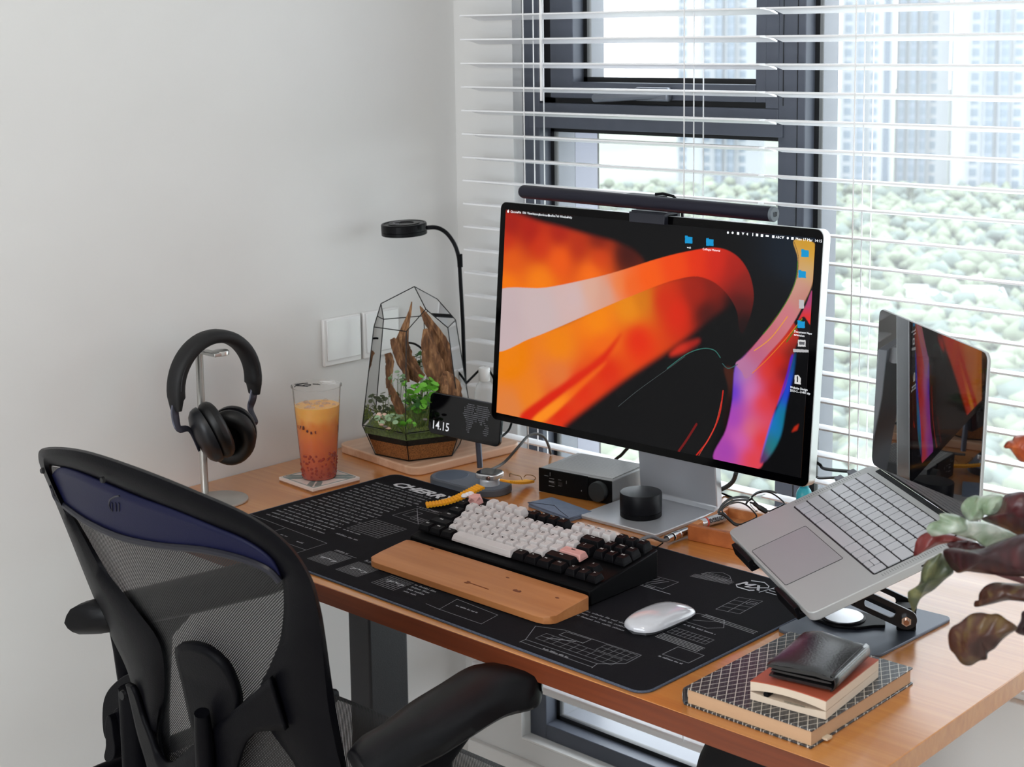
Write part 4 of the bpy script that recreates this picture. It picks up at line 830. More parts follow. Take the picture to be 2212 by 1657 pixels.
for i in range(6):
    j=(i+1)%6
    gp([Bs[i],Bs[j],Ws[j],Ws[i]])
    if i%2==0: gp([Ws[i],Ws[j],Ss[j],G[i//2],Ss[i]])
    else: gp([Ws[i],Ws[j],Ss[j],Ss[i]])
for k in range(3):
    i=2*k+1; j=(i+1)%6
    if k!=2: gp([Pk,G[k],Ss[i],Ss[j],G[(k+1)%3]])
    else: gp([Pk,G[2],Ss[5],Ss[0],G[0]])
edges=[]
for i in range(6):
    j=(i+1)%6; edges+=[(Bs[i],Bs[j]),(Bs[i],Ws[i]),(Ws[i],Ws[j]),(Ws[i],Ss[i])]
for k in range(3):
    edges+=[(Ss[2*k],G[k]),(G[k],Ss[2*k+1]),(G[k],Pk),(Ss[2*k+1],Ss[(2*k+2)%6])]
for a,b_ in edges: MB().tube([a,b_],.0009,6).build('edge_strip',M_came,te)
# soil layers
M_soil=mat('coarse_soil',(150,96,52),.9,var=.6,vs_=500,bump=1,bs=700); M_soil2=mat('dark_soil',(34,26,20),.9,var=.5,vs_=300,bump=1,bs=500)
def layer(z0,z1,name,m_,inset=.0022,bumpy=0):
    def ring(z): 
        t=(z-BT)/(.822-BT); r=.079+(.101-.079)*min(t,1); 
        if z>.822: r=.101+(.0755-.101)*(z-.822)/(.995-.822)
        return [hv(r-inset,z,a) for a in ANG]
    return MB().rings([ring(z0),ring(z1)]).build(name,m_,te)
layer(BT+.0025,.7955,'soil',M_soil); layer(.7958,.8075,'dark_soil',M_soil2)
def mound(name,c,rx,ry,h,m_,N=18,rough_=.25,seed=1,par=te):
    g2=np.random.default_rng(seed); vs=[];fs=[]
    for i in range(N+1):
        for j in range(28):
            t=i/N; a=2*math.pi*j/28; k=1+ (.10*math.sin(3*a+seed)+.06*math.sin(5*a+2*seed)); z=h*(1-t**2.2)+ (g2.random()-.5)*rough_*h*.5*(t<1); vs.append((c[0]+rx*t*k*math.cos(a)+(g2.random()-.5)*.0012,c[1]+ry*t*k*math.sin(a)+(g2.random()-.5)*.0012,c[2]+z))
    for i in range(N):
        for j in range(28): fs.append((i*28+j,i*28+(j+1)%28,(i+1)*28+(j+1)%28,(i+1)*28+j))
    o=MB().add(vs,fs).build(name,m_,par,smooth=True,angle=80); return stuff(o)
M_moss=mat('lime_moss',(150,166,54),.95,var=.45,vs_=260,bump=1.5,bs=900,sheen=.5); M_moss2=mat('dark_moss',(86,104,44),.95,var=.5,vs_=220,bump=1.5,bs=900,sheen=.3); M_mossp=mat('pale_moss',(176,190,120),.95,var=.4,vs_=300,bump=1.5,bs=900)
zb_=.8075-BT
for k,(c,rx,ry,h,mm_) in enumerate((((-.040,-.042),.030,.024,.020,M_moss),((-.022,-.056),.028,.020,.016,M_moss),((.012,-.050),.028,.024,.016,M_moss2),((.042,-.030),.028,.026,.015,M_moss),((-.055,.0),.022,.036,.030,M_moss2),((.050,.026),.028,.032,.014,M_moss2),((0,.045),.045,.030,.022,M_moss2),((-.035,-.02),.045,.04,.024,M_mossp),((.0,.0),.06,.055,.012,M_moss2))):
    mound('moss',(c[0],c[1],zb_-.001),rx,ry,h,mm_,seed=k+1)
stuff(MB().rings([[hv(.0985-.002,.8077,a) for a in ANG],[hv(.1005-.0025,.819,a) for a in ANG]]).build('moss_carpet',M_moss2,te))
# fine fuzzy tufts on the moss
m=MB()
for k in range(1400):
    a=random.random()*6.283; rr_=.088*math.sqrt(random.random()); x,y=rr_*math.cos(a),rr_*math.sin(a); z=.819-BT+.012*max(0,1-rr_/.07)*random.random()+ (.012 if x<-.03 else 0)*random.random(); h=.004+.007*random.random(); dx,dy=(random.random()-.5)*.006,(random.random()-.5)*.006; w=.0009
    m.add([(x-w,y,z),(x+w,y,z),(x+dx,y+dy,z+h),(x,y-w,z),(x,y+w,z)],[(0,1,2),(3,4,2)])
stuff(m.build('moss_tufts',M_moss,te))
# wall reflections etc come from the room. driftwood pieces, each its own thing
M_dw=wood('driftwood',(62,38,24),(178,132,92),(116,78,50),stretch=(150,150,22),rough=.85,bump=1.2)
z3=lambda x,y:(760+.3137*x,600+.3137*y)
def drift(pts,dist,label,rad):
    P=[atd(*z3(x,y),dist+dd) for x,y,dd in pts]; P=[Vector(p) for p in cr(P,5)]; rr_=cr([(r_,) for r_ in rad],5); rr_=[q[0] for q in rr_]
    base=P[-1]; t=thing('driftwood',label,'driftwood',tuple(base),group='driftwood inside the terrarium'); g2=random.Random(len(label)); rs=[]; nseg=16
    up=Vector((0,0,1)); ph=[g2.random()*6 for _ in range(4)]
    T=(P[1]-P[0]).normalized(); N=T.cross(Vector((.57,.82,0))).normalized()
    for i,p in enumerate(P):
        T=(P[min(i+1,len(P)-1)]-P[max(i-1,0)]).normalized(); N=(N-T*N.dot(T)).normalized(); B=T.cross(N); ring=[]
        for j in range(nseg):
            a=2*math.pi*j/nseg; k=1+.28*math.sin(3*a+ph[0]+i*.10)+.24*math.sin(7*a+ph[1]-i*.06)+.30*(g2.random()-.5); ring.append(p-base+(N*math.cos(a)*.62+B*math.sin(a))*max(rr_[min(i,len(rr_)-1)],.0006)*k)
        rs.append(ring)
    MB().rings(rs).build('branch',M_dw,t,smooth=True,angle=50); return t
D0=2.70
drift([(412,165,0),(395,250,0),(352,380,0),(335,480,0),(360,570,0),(430,650,0),(480,700,.0)],D0,'tall split driftwood piece with a thin grey tip, left of the front glass edge',[0.0009,0.0030,0.0074,0.0126,0.0126,0.0104,0.0074])
drift([(275,420,.0),(300,470,.0),(330,560,.0),(365,640,0),(380,720,0)],D0-.02,'short reddish driftwood slab beside the tall split piece',[0.0037,0.0074,0.0067,0.0044,0.0037])
drift([(470,195,.0),(505,260,0),(560,350,0),(620,450,0),(660,560,0),(685,700,0),(700,800,0)],D0+.01,'long dark driftwood branch leaning down to the right glass edge',[0.0009,0.0052,0.0081,0.0104,0.0111,0.0089,0.0089])
drift([(508,350,0),(525,430,0),(545,540,0),(580,650,0),(600,740,0)],D0-.02,'thick golden-brown driftwood trunk in the middle of the terrarium',[0.0030,0.0096,0.0141,0.0148,0.0104])
drift([(640,645,0),(650,700,0),(655,780,0),(640,850,0)],D0-.045,'low shaggy driftwood stump at the lower right of the terrarium',[0.0030,0.0133,0.0178,0.0163])
drift([(245,520,.05),(258,580,.05),(255,660,.05),(258,760,.05)],D0+.0,'small stubby grey driftwood post at the back left of the terrarium',[0.0052,0.0067,0.0052,0.0044])
drift([(240,690,.0),(262,745,0),(300,830,0),(345,940,0)],D0-.03,'thin pointed driftwood stake low at the left of the terrarium',[0.0015,0.0037,0.0059,0.0067])
# leafy plants
def leafme(name,m_,rx=.5,ry=.5,cup=.12):
    P=[(math.cos(2*math.pi*k/9)*rx,math.sin(2*math.pi*k/9)*ry,cup*.6*(1-abs(math.cos(2*math.pi*k/9)))) for k in range(9)]; me=MB().add([(0,0,-cup*.2)]+P,[(0,1+k,1+(k+1)%9) for k in range(9)]).mesh(name); me.materials.append(m_); me.shade_smooth(); return me
M_lf=mat('bright_leaf',(112,182,62),.45,var=.25,vs_=80,spec=.4); M_lf2=mat('dark_leaf',(52,96,46),.45,var=.3,vs_=80); M_lf3=mat('variegated_leaf',(150,178,140),.5,var=.4,vs_=400)
def bush(label,c,rx,rz,N,m_,size,seed,dist):
    g2=random.Random(seed); cc=atd(*z3(*c),dist); t=thing('small_plant',label,'plant',(cc.x,cc.y,.826),group='plants inside the terrarium'); me=leafme('leaf',m_); h=cc.z-.826
    stm=MB()
    for k in range(N):
        a=g2.random()*6.283; q=g2.random()**.5; x,y=rx*q*math.cos(a),rx*q*math.sin(a); z=max(.004,h+rz*(g2.random()*2-1)*(1-.4*q)); o=bpy.data.objects.new('leaf',me); COL.objects.link(o); o.parent=t; o.location=(x,y,z); s=size*(.7+.6*g2.random()); o.scale=(s,s,s)
        o.rotation_euler=(R(g2.uniform(-35,45))+.3,R(g2.uniform(-40,40)),g2.random()*6.28)
        if k%3==0: stm.tube([(x*.2,y*.2,0),(x*.7,y*.7,z*.6),(x,y,z)],.0005,4)
    stm.build('stems',mat('stem_green',(92,110,52),.6),t)
bush('bright green plant of round leaves behind the front glass edge',(470,800),.030,.034,70,M_lf,.0125,1,D0-.055)
bush('darker leaves hanging lower in the bright green plant',(450,870),.026,.018,30,M_lf2,.0105,2,D0-.06)
bush('small dark creeping plant between the two tall driftwood pieces',(465,560),.012,.022,26,M_lf2,.0065,3,D0+.02)
bush('tangle of dull green leaves at the back left of the terrarium',(225,850),.026,.022,46,M_moss2,.0085,4,D0-.01)
bush('pale variegated creeping plant low at the front left',(260,975),.024,.007,34,M_lf3,.0085,5,D0-.085)
bush('bright small-leaved clump low at the front glass edge',(370,1000),.016,.008,24,M_lf,.0080,6,D0-.09)
bush('wispy grey-green curling plant above the left moss',(310,690),.016,.016,22,M_lf3,.0075,7,D0-.02)
for i,(x,y,s) in enumerate(((188,945,.0062),(225,948,.0058))):
    c=atd(*z3(x,y),D0-.06); t=thing('mushroom',['round pink-white mushroom cap on the moss, the left one','round pink-white mushroom cap on the moss, the right one'][i],'mushroom',(c.x,c.y,c.z-.01)); MB().lathe([(s,.006),(s*.9,.010),(s*.5,.0135),(.0002,.0145)],18).build('cap',mat('mushroom_pink',(232,196,180),.5),t,smooth=True); MB().tube([(0,0,-.004),(0,0,.0065)],s*.3,8).build('stalk',mat('mushroom_stem',(225,210,190),.6),t)
for i,(x,y,lb_p) in enumerate(((205,1012,'pinkish pebble at the far left of the moss behind the front glass'),(228,1024,'grey pebble beside the leftmost pinkish one on the moss'),(250,1036,'pinkish pebble nearest the front glass edge on the left moss'),(505,975,'dark grey pebble on the moss right of the front glass edge'))):
    c=atd(*z3(x,y),D0-.10); t=MB().lathe([(.0002,-.5),(.6,-.35),(1,0),(.7,.35),(.0002,.5)],10,sx=.0055+.0008*(i%3),sy=.004)
    for v in t.v: v.z*=.005
    o=t.build('pebble',mat('pebble_pink',(190,160,140),.6) if i%2==0 else mat('pebble_grey',(110,104,96),.6),None,smooth=True); o.location=c; tag(o,lb_p,'pebble','pebbles inside the terrarium')
# ---------------------------------------------------------------- gooseneck lamp
GLB=atz(1007,946,.7657)
gl=thing('gooseneck_lamp','black round desk lamp on a thin gooseneck over the terrarium','lamp',tuple(GLB))
def g3(x,y,Y): p=aty(x,y,Y); return (p.x-GLB.x,p.y-GLB.y,p.z-GLB.z)
hc=Vector(aty(873,494,GLB.y-.055))-GLB; hr=.0415
MB().lathe([(hr*.98,-.0105),(hr,-.0095),(hr,-.004),(hr*.985,-.0035),(hr,-.003),(hr,.0085),(hr*.97,.0105),(hr*.90,.0105),(hr*.88,.009),(hr*.70,.009),(hr*.68,.0108),(hr*.45,.0108),(hr*.43,.009),(.001,.009)],48,M=Matrix.Translation(hc)@Matrix.Rotation(R(3),4,'X')).build('lamp_head',M_sat,gl,smooth=True,angle=30)
for k in range(3): MB().tube([hc+Vector((hr*(.8-.17*k)*math.cos(t),hr*(.8-.17*k)*math.sin(t),.0105)) for t in [R(20+k*70+i*12) for i in range(12)]],.0010,6).build('vent_slot',mat('vent_grey',(120,120,124),.4),gl)
MB().lathe([(hr*.9,-.0107),(hr*.9,-.0115)],32,M=Matrix.Translation(hc)).build('lamp_lens',mat('lens_white',(230,230,228),.4),gl)
gy=GLB.y
P_=cr([g3(921,492,gy-.05),g3(944,492,gy-.03),g3(964,503,gy-.015),g3(981,526,gy-.005),g3(990,552,gy),g3(993,576,gy)],6)
MB().tube(P_,.0036,10).build('gooseneck',M_blk,gl,smooth=True)
for i in range(0,len(P_)-1):
    pass
m=MB(); PP=cr(P_,3)
for i in range(2,len(PP)-2,1): m.tube([PP[i],(Vector(PP[i])*.75+Vector(PP[i+1])*.25)],.0041,8)
stuff(m.build('gooseneck_rings',mat('ring_dark',(42,42,46),.35,metal=.6),gl,smooth=True))
MB().tube([g3(993,549,gy),g3(994,577,gy)],.0050,12).build('collar',M_blk2,gl,smooth=True)
MB().tube([g3(993,575,gy),g3(1000,700,gy),g3(1004,830,gy),(0,0,.001)],.0036,10).build('pole',M_blk,gl,smooth=True)
# ---------------------------------------------------------------- wall switch plates
for (ya,yb,z0,z1_,lab) in ((.445,.532,.907,.994,'square white wall switch beside a second one, the left one nearer the cup'),(.538,.625,.907,.994,'square white wall switch, the right one seen through the terrarium glass')):
    sp_=thing('wall_switch',lab,'switch',(0,(ya+yb)/2,(z0+z1_)/2),group='light switches on the white wall')
    a=(yb-ya)/2; bx('switch_plate',(0.0005,-a,-a),(.008,a,a),mat('switch_white',(226,225,224),.3),sp_,bevel=.002); bx('rocker',(.008,-a+.006,-a+.010),(.0105,a-.003,a-.003),mat('switch_gloss',(230,230,230),.10,coat=.6),sp_,bevel=.001)
# ================================================================ CHARGER, PHONE, WATCH
cA=atz(976,1026,.762); cB=atz(1058,1046,.762); cM=(cA+cB)/2; cL=(cB-cA).length; cR=.0365; CHO=Vector((cM.x,cM.y,.75)); cAng=math.atan2(cB.y-cA.y,cB.x-cA.x)
ch=thing('charging_stand','grey pill-shaped charging stand with a thin metal post','charger',tuple(CHO),cAng)
M_cg=mat('charger_grey',(86,90,98),.55); M_cgt=mat('charger_pad',(104,110,122),.62)
def pill(L,r,n=16): return [(L/2+r*math.cos(R(-90+180*k/n)),r*math.sin(R(-90+180*k/n))) for k in range(n+1)]+[(-L/2+r*math.cos(R(90+180*k/n)),r*math.sin(R(90+180*k/n))) for k in range(n+1)]
MB().prism(pill(cL,cR),0,.011).build('charger_base',M_cg,ch,bevel=.0015,seg=3); MB().prism(pill(cL,cR-.0025),.011,.0118).build('charger_pad',M_cgt,ch)
MB().lathe([(.0285,.0118),(.0280,.0123),(.001,.0123)],36,M=Matrix.Translation((-cL/2,0,0))).build('earbud_pad',mat('pad_blue_grey',(84,94,110),.6),ch,smooth=True,angle=30)
MB().lathe([(.0335,.0118),(.033,.0121),(.001,.0121)],36,M=Matrix.Translation((cL/2,0,0))).build('watch_pad',M_cgt,ch)
MB().lathe([(.0165,.0119),(.0165,.018),(.0165,.0225),(.0155,.0235),(.001,.0235)],32,M=Matrix.Translation((cL/2,0,0))).build('watch_puck',mat('puck_white',(214,216,222),.25,metal=.3),ch,smooth=True,angle=45)
pw=atz(1037,1010,.762); Ri=Matrix.Rotation(-cAng,3,'Z'); pp=Ri@(pw-CHO); MB().tube([Ri@(pw+Vector(v)-CHO) for v in ((0,0,0),(-.004,.0,.055),(-.010,-.001,.098))],.0052,16).build('post',mat('post_grey',(98,100,112),.32,metal=.8),ch,smooth=True)
ph_c=Vector((.3234,.487,.8533)); ya_,tt_,ro_=.2016,.0771,.054
pu=Vector((math.cos(ya_),math.sin(ya_),0)); pn=pu.cross(Vector((0,0,1))); pup=Vector((0,0,1))*math.cos(tt_)-pn*math.sin(tt_); u2=pu*math.cos(ro_)-pup*math.sin(ro_); up2=pu*math.sin(ro_)+pup*math.cos(ro_); pnn=u2.cross(up2)
ph=thing('smartphone','black phone lying sideways on the charging post showing a clock','phone',tuple(ph_c)); Mp=Matrix((u2,up2,pnn)).transposed().to_4x4()
def pm(name,mb,m_,par=ph,**k): o=mb.build(name,m_,par,**k); o.matrix_local=Mp; return o
pm('phone_body',MB().prism(rrect(-.0735,-.0358,.0735,.0358,.010,7),-.0078,-.0006),mat('phone_steel',(66,67,72),.22,metal=.9),bevel=.0012,seg=3)
pm('screen_glass',MB().prism(rrect(-.0722,-.0345,.0722,.0345,.009,7),-.0006,.0),mat('phone_glass',(5,5,8),.06,spec=.5))
pm('button',MB().box((.0733,-.014,-.0055),(.0742,.006,-.0035)),mat('phone_steel',(66,67,72),.22,metal=.9))
mg=Mp.inverted()@(pw+Vector((-.010,-.001,.098))-ph_c); 
o=MB().lathe([(.027,-.0145),(.028,-.0135),(.028,-.0085),(.027,-.0079)],32,M=Matrix.Translation((mg.x,0,0))).build('charging_disc',M_cg,ch,smooth=True,angle=40); o.matrix_local=Matrix.Rotation(-cAng,4,'Z')@Matrix.Translation(ph_c-CHO)@Mp
M_scr=mat('screen_white',(214,216,220),.5,emit=.32); M_scd=mat('screen_grey',(120,122,128),.5,emit=.14)
t_=text('14.15',M_scr,ph,.0205,(0,0,0),name='clock_digits',off=.0001,sx=.82); t_.matrix_local=Mp@Matrix.Translation((-.066,-.0265,.0004))
MAP=["....XXXXXX..XXXXXXXXXX....","...XXXXXXXX.XXXXXXXXXXX...",".X.XXXXXXX.XXXXXXXXXXXXX..",".XXXXXXXXX..XXXXXXXXXXXXX.",".XXXXXXXX.XXXXXXXXXXXXXX..","XXXXXXXXXXXXXXXXXXXXXXX...",".XXXXXXXXXXXXXXXXXXX.XX...","..XXXXXXXXXXX.XXXXXX......","...XXXXXXX.XX..XXX.XX.....","...XXXXXXX......XX..XXX...","....XXXXX............XXX..","....XXXXX...........XXXX..","....XXXX...........XXXXX..","....XXX............XXXXX..",".....XX.............XXX..."]
m=MB()
for j,row in enumerate(MAP):
    for i,c_ in enumerate(row):
        if c_=='X': x=-.003+i*.00225; y=.0265-j*.0034; m.add([(x,y,.0003),(x+.0010,y,.0003),(x+.0010,y+.0015,.0003),(x,y+.0015,.0003)],[(0,1,2,3)])
stuff(pm('map_dots',m,M_scd))
# smartwatch
wt_=thing('smartwatch','smartwatch with a ribbed yellow strap resting on the charging puck','watch',(cB.x,cB.y,.7738))
wr_=R(14)
M_wm=Matrix.Rotation(wr_,4,'Z')@Matrix.Rotation(R(0),4,'X')
def wm(name,mb,m_,**k): o=mb.build(name,m_,wt_,**k); o.matrix_local=M_wm; return o
wm('watch_case',MB().prism(rrect(-.0205,-.0185,.0205,.0185,.010,6),.0,.009),mat('case_silver',(206,206,208),.25,metal=.7),bevel=.002,seg=3)
wm('watch_glass',MB().prism(rrect(-.0192,-.0172,.0192,.0172,.009,6),.0088,.0102),mat('watch_glass',(10,12,14),.05,spec=.6),bevel=.0006)
wm('crown',MB().lathe([(.0035,0),(.0035,.003),(.0028,.0036)],16,M=Matrix.Translation((.009,-.0185,.0045))@Matrix.Rotation(R(90),4,'X')),mat('crown_steel',(150,120,110),.3,metal=.9),smooth=True,angle=40)
wm('side_button',MB().box((-.012,-.0195,.003),(-.002,-.0184,.006)),mat('case_silver',(206,206,208),.25,metal=.7))
M_or=mat('strap_yellow',(246,172,28),.5)
W0=Vector(wt_.location)
def strap(P0,label_n,w0=.0105,w1=.0105,n_per=1,name='strap'):
    P=[Vector(p)-W0 for p in cr(P0,10)]; L=[0]
    for a,b_ in zip(P,P[1:]): L.append(L[-1]+(b_-a).length)
    N=int(L[-1]/.0050); 
    wd0=Vector((.15,1,0)).normalized(); src=None
    for k in range(N):
        s=(k+.5)/N*L[-1]; i=max(0,min(len(P)-2,next((q for q in range(len(L)) if L[q]>s),len(L)-1)-1)); p=P[i]+(P[i+1]-P[i])*((s-L[i])/(L[i+1]-L[i]+1e-9)); T=(P[i+1]-P[i]).normalized()
        side=(Vector((0,0,1)).cross(T)).normalized(); N_=T.cross(side); wd=w0+(w1-w0)*k/N
        M=Matrix((T,side,N_)).transposed().to_4x4(); M.translation=p
        if src is None:
            src=MB().rings([[(.0026*math.cos(a),yy,.0022*math.sin(a)) for a in [2*math.pi*j/10 for j in range(10)]] for yy in (-1,-.93,.93,1)]).build('strap_rib',M_or,wt_,smooth=True,angle=50); o=src
        else: o=inst(src,wt_)
        o.matrix_local=M@Matrix.Diagonal((1,wd,1,1))
    rs=[]
    for i in range(0,len(P),2):
        T=(P[min(i+1,len(P)-1)]-P[max(i-1,0)]).normalized(); side=(Vector((0,0,1)).cross(T)).normalized(); N_=T.cross(side); wd=(w0+(w1-w0)*i/len(P))*.94; rs.append([P[i]+side*wd-N_*.0012,P[i]+side*wd+N_*.0008,P[i]-side*wd+N_*.0008,P[i]-side*wd-N_*.0012])
    MB().rings(rs).build('strap_band',mat('strap_yellow_dark',(226,140,16),.55),wt_)
zc=.7738+.004
a_=atz(1043,1062,zc-.002); 
strap([atz(1040,1050,zc),atz(1018,1061,zc-.005),atz(990,1075,.766),atz(960,1085,.761),atz(920,1091,.7585)],1)
strap([atz(1090,1039,zc-.001),atz(1104,1041,.771),atz(1122,1042,.764),atz(1146,1039,.7565)],2,.0105,.008)
for q in ((1104,1030,.778),(1128,1036,.772)):
    c=atz(q[0],q[1],q[2])-W0
m=MB(); m.tube([Vector(p)-W0 for p in cr([atz(1101,1030,.772),atz(1102,1023,.778),atz(1112,1026,.779),atz(1124,1029,.778),atz(1128,1037,.769)],5)],.0008,6); m.build('strap_loop',mat('loop_bronze',(150,118,80),.3,metal=.9),wt_)
m=MB(); m.tube([Vector(p)-W0 for p in cr([atz(1132,1031,.768),atz(1137,1026,.772),atz(1150,1027,.772),atz(1157,1032,.766),atz(1154,1037,.760),atz(1145,1037,.757)],5)],.0008,6); m.build('strap_loop',mat('loop_bronze',(150,118,80),.3,metal=.9),wt_)
# cables
def cable(label,pts,r,m_,cat='cable'):
    P=[Vector(p) for p in cr(pts,8)]; b0=P[0]; c=thing('power_cable',label,cat,tuple(b0)); MB().tube([p-b0 for p in P],r,10).build('cable_sheath',m_,c,smooth=True); return c
cable('grey cable looping from the charging stand over the desk edge',[atz(1046,1018,.760),atz(1062,1014,.758),atz(1090,998,.7575),aty(1120,965,.60),aty(1140,943,.63),aty(1158,937,.65),aty(1175,944,.665),aty(1184,960,.675),aty(1190,980,.69)],.0025,mat('cable_grey',(84,84,84),.5))
cable('thin dark cable coming out from behind the phone below the monitor corner',[aty(1077,947,.56),aty(1090,938,.585),aty(1100,927,.60),aty(1106,910,.61),aty(1110,890,.62)],.0021,M_blk2)
cable('short straight black cable running to the wall plug left of the monitor',[aty(1001,834,.60),aty(1020,815,.63),aty(1038,798,.655),aty(1052,795,.665),aty(1068,820,.66),aty(1076,840,.655)],.0021,M_blk2)
cable('thick black cable curving down behind the monitor foot on the right',[aty(1590,1022,.60),aty(1583,1040,.61),aty(1565,1054,.62),aty(1540,1062,.625),aty(1515,1062,.63)],.0036,mat('cable_dark',(40,42,42),.5))
cable('dark cable tail lying along the back edge right of the monitor foot',[aty(1535,1060,.63),atz(1560,1066,.7535),atz(1585,1076,.7525)],.0016,M_blk2)
cable('thin black cable stub behind the amplifier beside the monitor neck',[aty(1330,992,.68),aty(1342,983,.66),aty(1352,972,.64),aty(1362,962,.62)],.0028,M_blk2)
cable('dark thin cable behind the terrarium near the small creeping plant',[aty(*z3(395,448),.62),aty(*z3(430,455),.62),aty(*z3(465,475),.62),aty(*z3(490,500),.62),aty(*z3(488,530),.62)],.0021,M_blk2)
# spray bottle
sb_=thing('spray_bottle','clear spray bottle with a white cap standing left of the monitor','bottle',(.325,.655,.7505))
q=aty(1047,870,.655); sb_.location.x=q.x; zt_=aty(1047,794,.655).z-.7505; zc_=aty(1047,822,.655).z-.7505
MB().lathe([(.001,.0),(.0165,.0005),(.018,.003),(.018,zc_-.022),(.015,zc_-.008),(.009,zc_-.001),(.009,zc_+.001)],28,cap=False).build('bottle_body',glassy('bottle_plastic',(.98,.98,.98),.08,.1,haze=.35,hcol=(.9,.89,.88)),sb_,smooth=True,angle=50)
MB().lathe([(.0105,zc_),(.0105,zt_-.002),(.0095,zt_),(.001,zt_)],28).build('bottle_cap',mat('cap_white',(236,235,234),.35),sb_,smooth=True,angle=40)
# teal bottle behind the monitor corner
q=aty(1737,1070,.60); tb=thing('teal_bottle','small teal plastic bottle behind the lower right monitor corner','bottle',(q.x,.60,.7505))
hz=aty(1733,1052,.60).z-.7505
MB().lathe([(.0115,0),(.012,.002),(.012,hz-.010),(.0105,hz-.005),(.007,hz),(.001,hz)],24).build('bottle_body',mat('teal_plastic',(60,176,190),.35),tb,smooth=True,angle=50); MB().lathe([(.0065,hz),(.0065,hz+.012),(.005,hz+.013)],20).build('bottle_cap',mat('teal_cap',(46,160,178),.35),tb,smooth=True,angle=40)
# ================================================================ TRAY, BATTERY, GLASSES, CONNECTOR
ty=thing('wooden_tray','shallow orange wooden tray under the eyeglasses and laptop corner','tray',(.811,.472,.75),R(6))
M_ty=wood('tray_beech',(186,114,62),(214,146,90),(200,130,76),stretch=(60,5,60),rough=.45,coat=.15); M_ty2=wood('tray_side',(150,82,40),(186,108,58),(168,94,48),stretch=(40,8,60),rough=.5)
tw_,td_,th_=.178,.115,.024
bx('tray_floor',(.004,.004,0),(tw_-.004,td_-.004,.010),M_ty,ty)
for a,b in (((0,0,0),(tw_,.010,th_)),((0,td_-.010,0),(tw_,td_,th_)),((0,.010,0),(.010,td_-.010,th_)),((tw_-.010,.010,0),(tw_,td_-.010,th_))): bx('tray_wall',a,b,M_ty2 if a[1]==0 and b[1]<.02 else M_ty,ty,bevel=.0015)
b0=atz(1513,1131,.7685); b1=atz(1557,1119,.7685); bd_=(b1-b0).normalized(); 
bt=thing('battery','silver AA battery with red and black lettering lying in the wooden tray','battery',tuple(b0))
Mb=Vector((0,0,1)).cross(bd_).normalized(); Mq=Matrix((Mb,Vector((0,0,1)).cross(Mb)*-1,bd_)).transposed().to_4x4()
Mq=Matrix((Mb,bd_.cross(Mb),bd_)).transposed().to_4x4()
o=MB().lathe([(.001,0),(.0064,0),(.0072,.0008),(.0072,.049),(.006,.0495),(.001,.0495)],28).build('battery_can',mat('battery_silver',(196,194,196),.25,metal=.7),bt,smooth=True,angle=40); o.matrix_local=Mq
o=MB().lathe([(.0052,-.0004),(.0044,-.0005),(.001,-.0005)],24).build('battery_terminal',mat('terminal_brown',(120,96,90),.3,metal=.8),bt); o.matrix_local=Mq
o=MB().lathe([(.00725,.009),(.00727,.0095),(.00727,.012),(.00725,.0125)],28,cap=False).build('colour_band',mat('battery_red',(190,60,50),.4),bt,smooth=True); o.matrix_local=Mq
tl_=text('EVEREADY',mat('battery_ink',(36,22,22),.5),bt,.0085,(0,0,0),off=.0005,sx=.82)
ax_y=(CAM-b0).normalized(); ax_y=(ax_y-bd_*ax_y.dot(bd_)).normalized(); tu=bd_; tv=ax_y.cross(tu).normalized(); 
if tv.z<0: tv=-tv
tw3=tu.cross(tv); tl_.matrix_local=Matrix((tu,tv,tw3)).transposed().to_4x4(); tl_.location=bd_*.0125+tw3*.0074*(1 if tw3.dot(ax_y)>0 else -1)-tv*.0032
# eyeglasses
zc6=lambda x,y:(1470+.11754*x,1040+.11754*y)
ge=thing('eyeglasses','black-rimmed eyeglasses lying folded across the wooden tray','eyeglasses',(.85,.53,.762)); G0=Vector((.85,.53,.762))
M_rim=mat('rim_black',(16,16,18),.25); M_lens=glassy('lens',(.96,.94,.96),.10,.0); M_tmp=mat('temple_grey',(70,72,72),.35)
def gpt(p,d): return atd(*zc6(*p),d)-G0
LL=[(770,560),(785,490),(900,420),(1060,385),(1200,430),(1320,530),(1400,640),(1330,700),(1200,755),(1080,790),(950,740),(850,650)]
RR_=[(1310,300),(1400,225),(1560,190),(1700,230),(1830,320),(1905,400),(1850,450),(1740,500),(1620,545),(1500,490),(1380,390)]
for P_,d in ((LL,2.285),(RR_,2.325)):
    S_=[gpt(p,d) for p in cr(P_,5,True)]; MB().tube(S_+[S_[0]],.0012,8,cap=False).build('rim',M_rim,ge,smooth=True)
    c=sum(S_,Vector())/len(S_); MB().add([tuple(c+(CAM-G0-c).normalized()*.002)]+[tuple(p) for p in S_],[(0,1+k,1+(k+1)%len(S_)) for k in range(len(S_))]).build('lens',M_lens,ge,smooth=True)
MB().tube([gpt(p,2.284) for p in cr([(690,585),(790,610),(900,705),(1000,790),(1070,800)],4)],.0024,8).build('brow_bar',M_rim,ge,smooth=True)
MB().tube([gpt(p,2.322) for p in cr([(1270,385),(1350,410),(1450,480),(1560,545),(1600,550)],4)],[.0016]*4+[.0030]*4+[.0042]*6+[.0028]*3,8).build('brow_bar',M_rim,ge,smooth=True)
MB().tube([gpt(p,2.300) for p in cr([(1200,430),(1230,370),(1290,330),(1320,300)],4)],.0016,8).build('bridge',M_rim,ge,smooth=True)
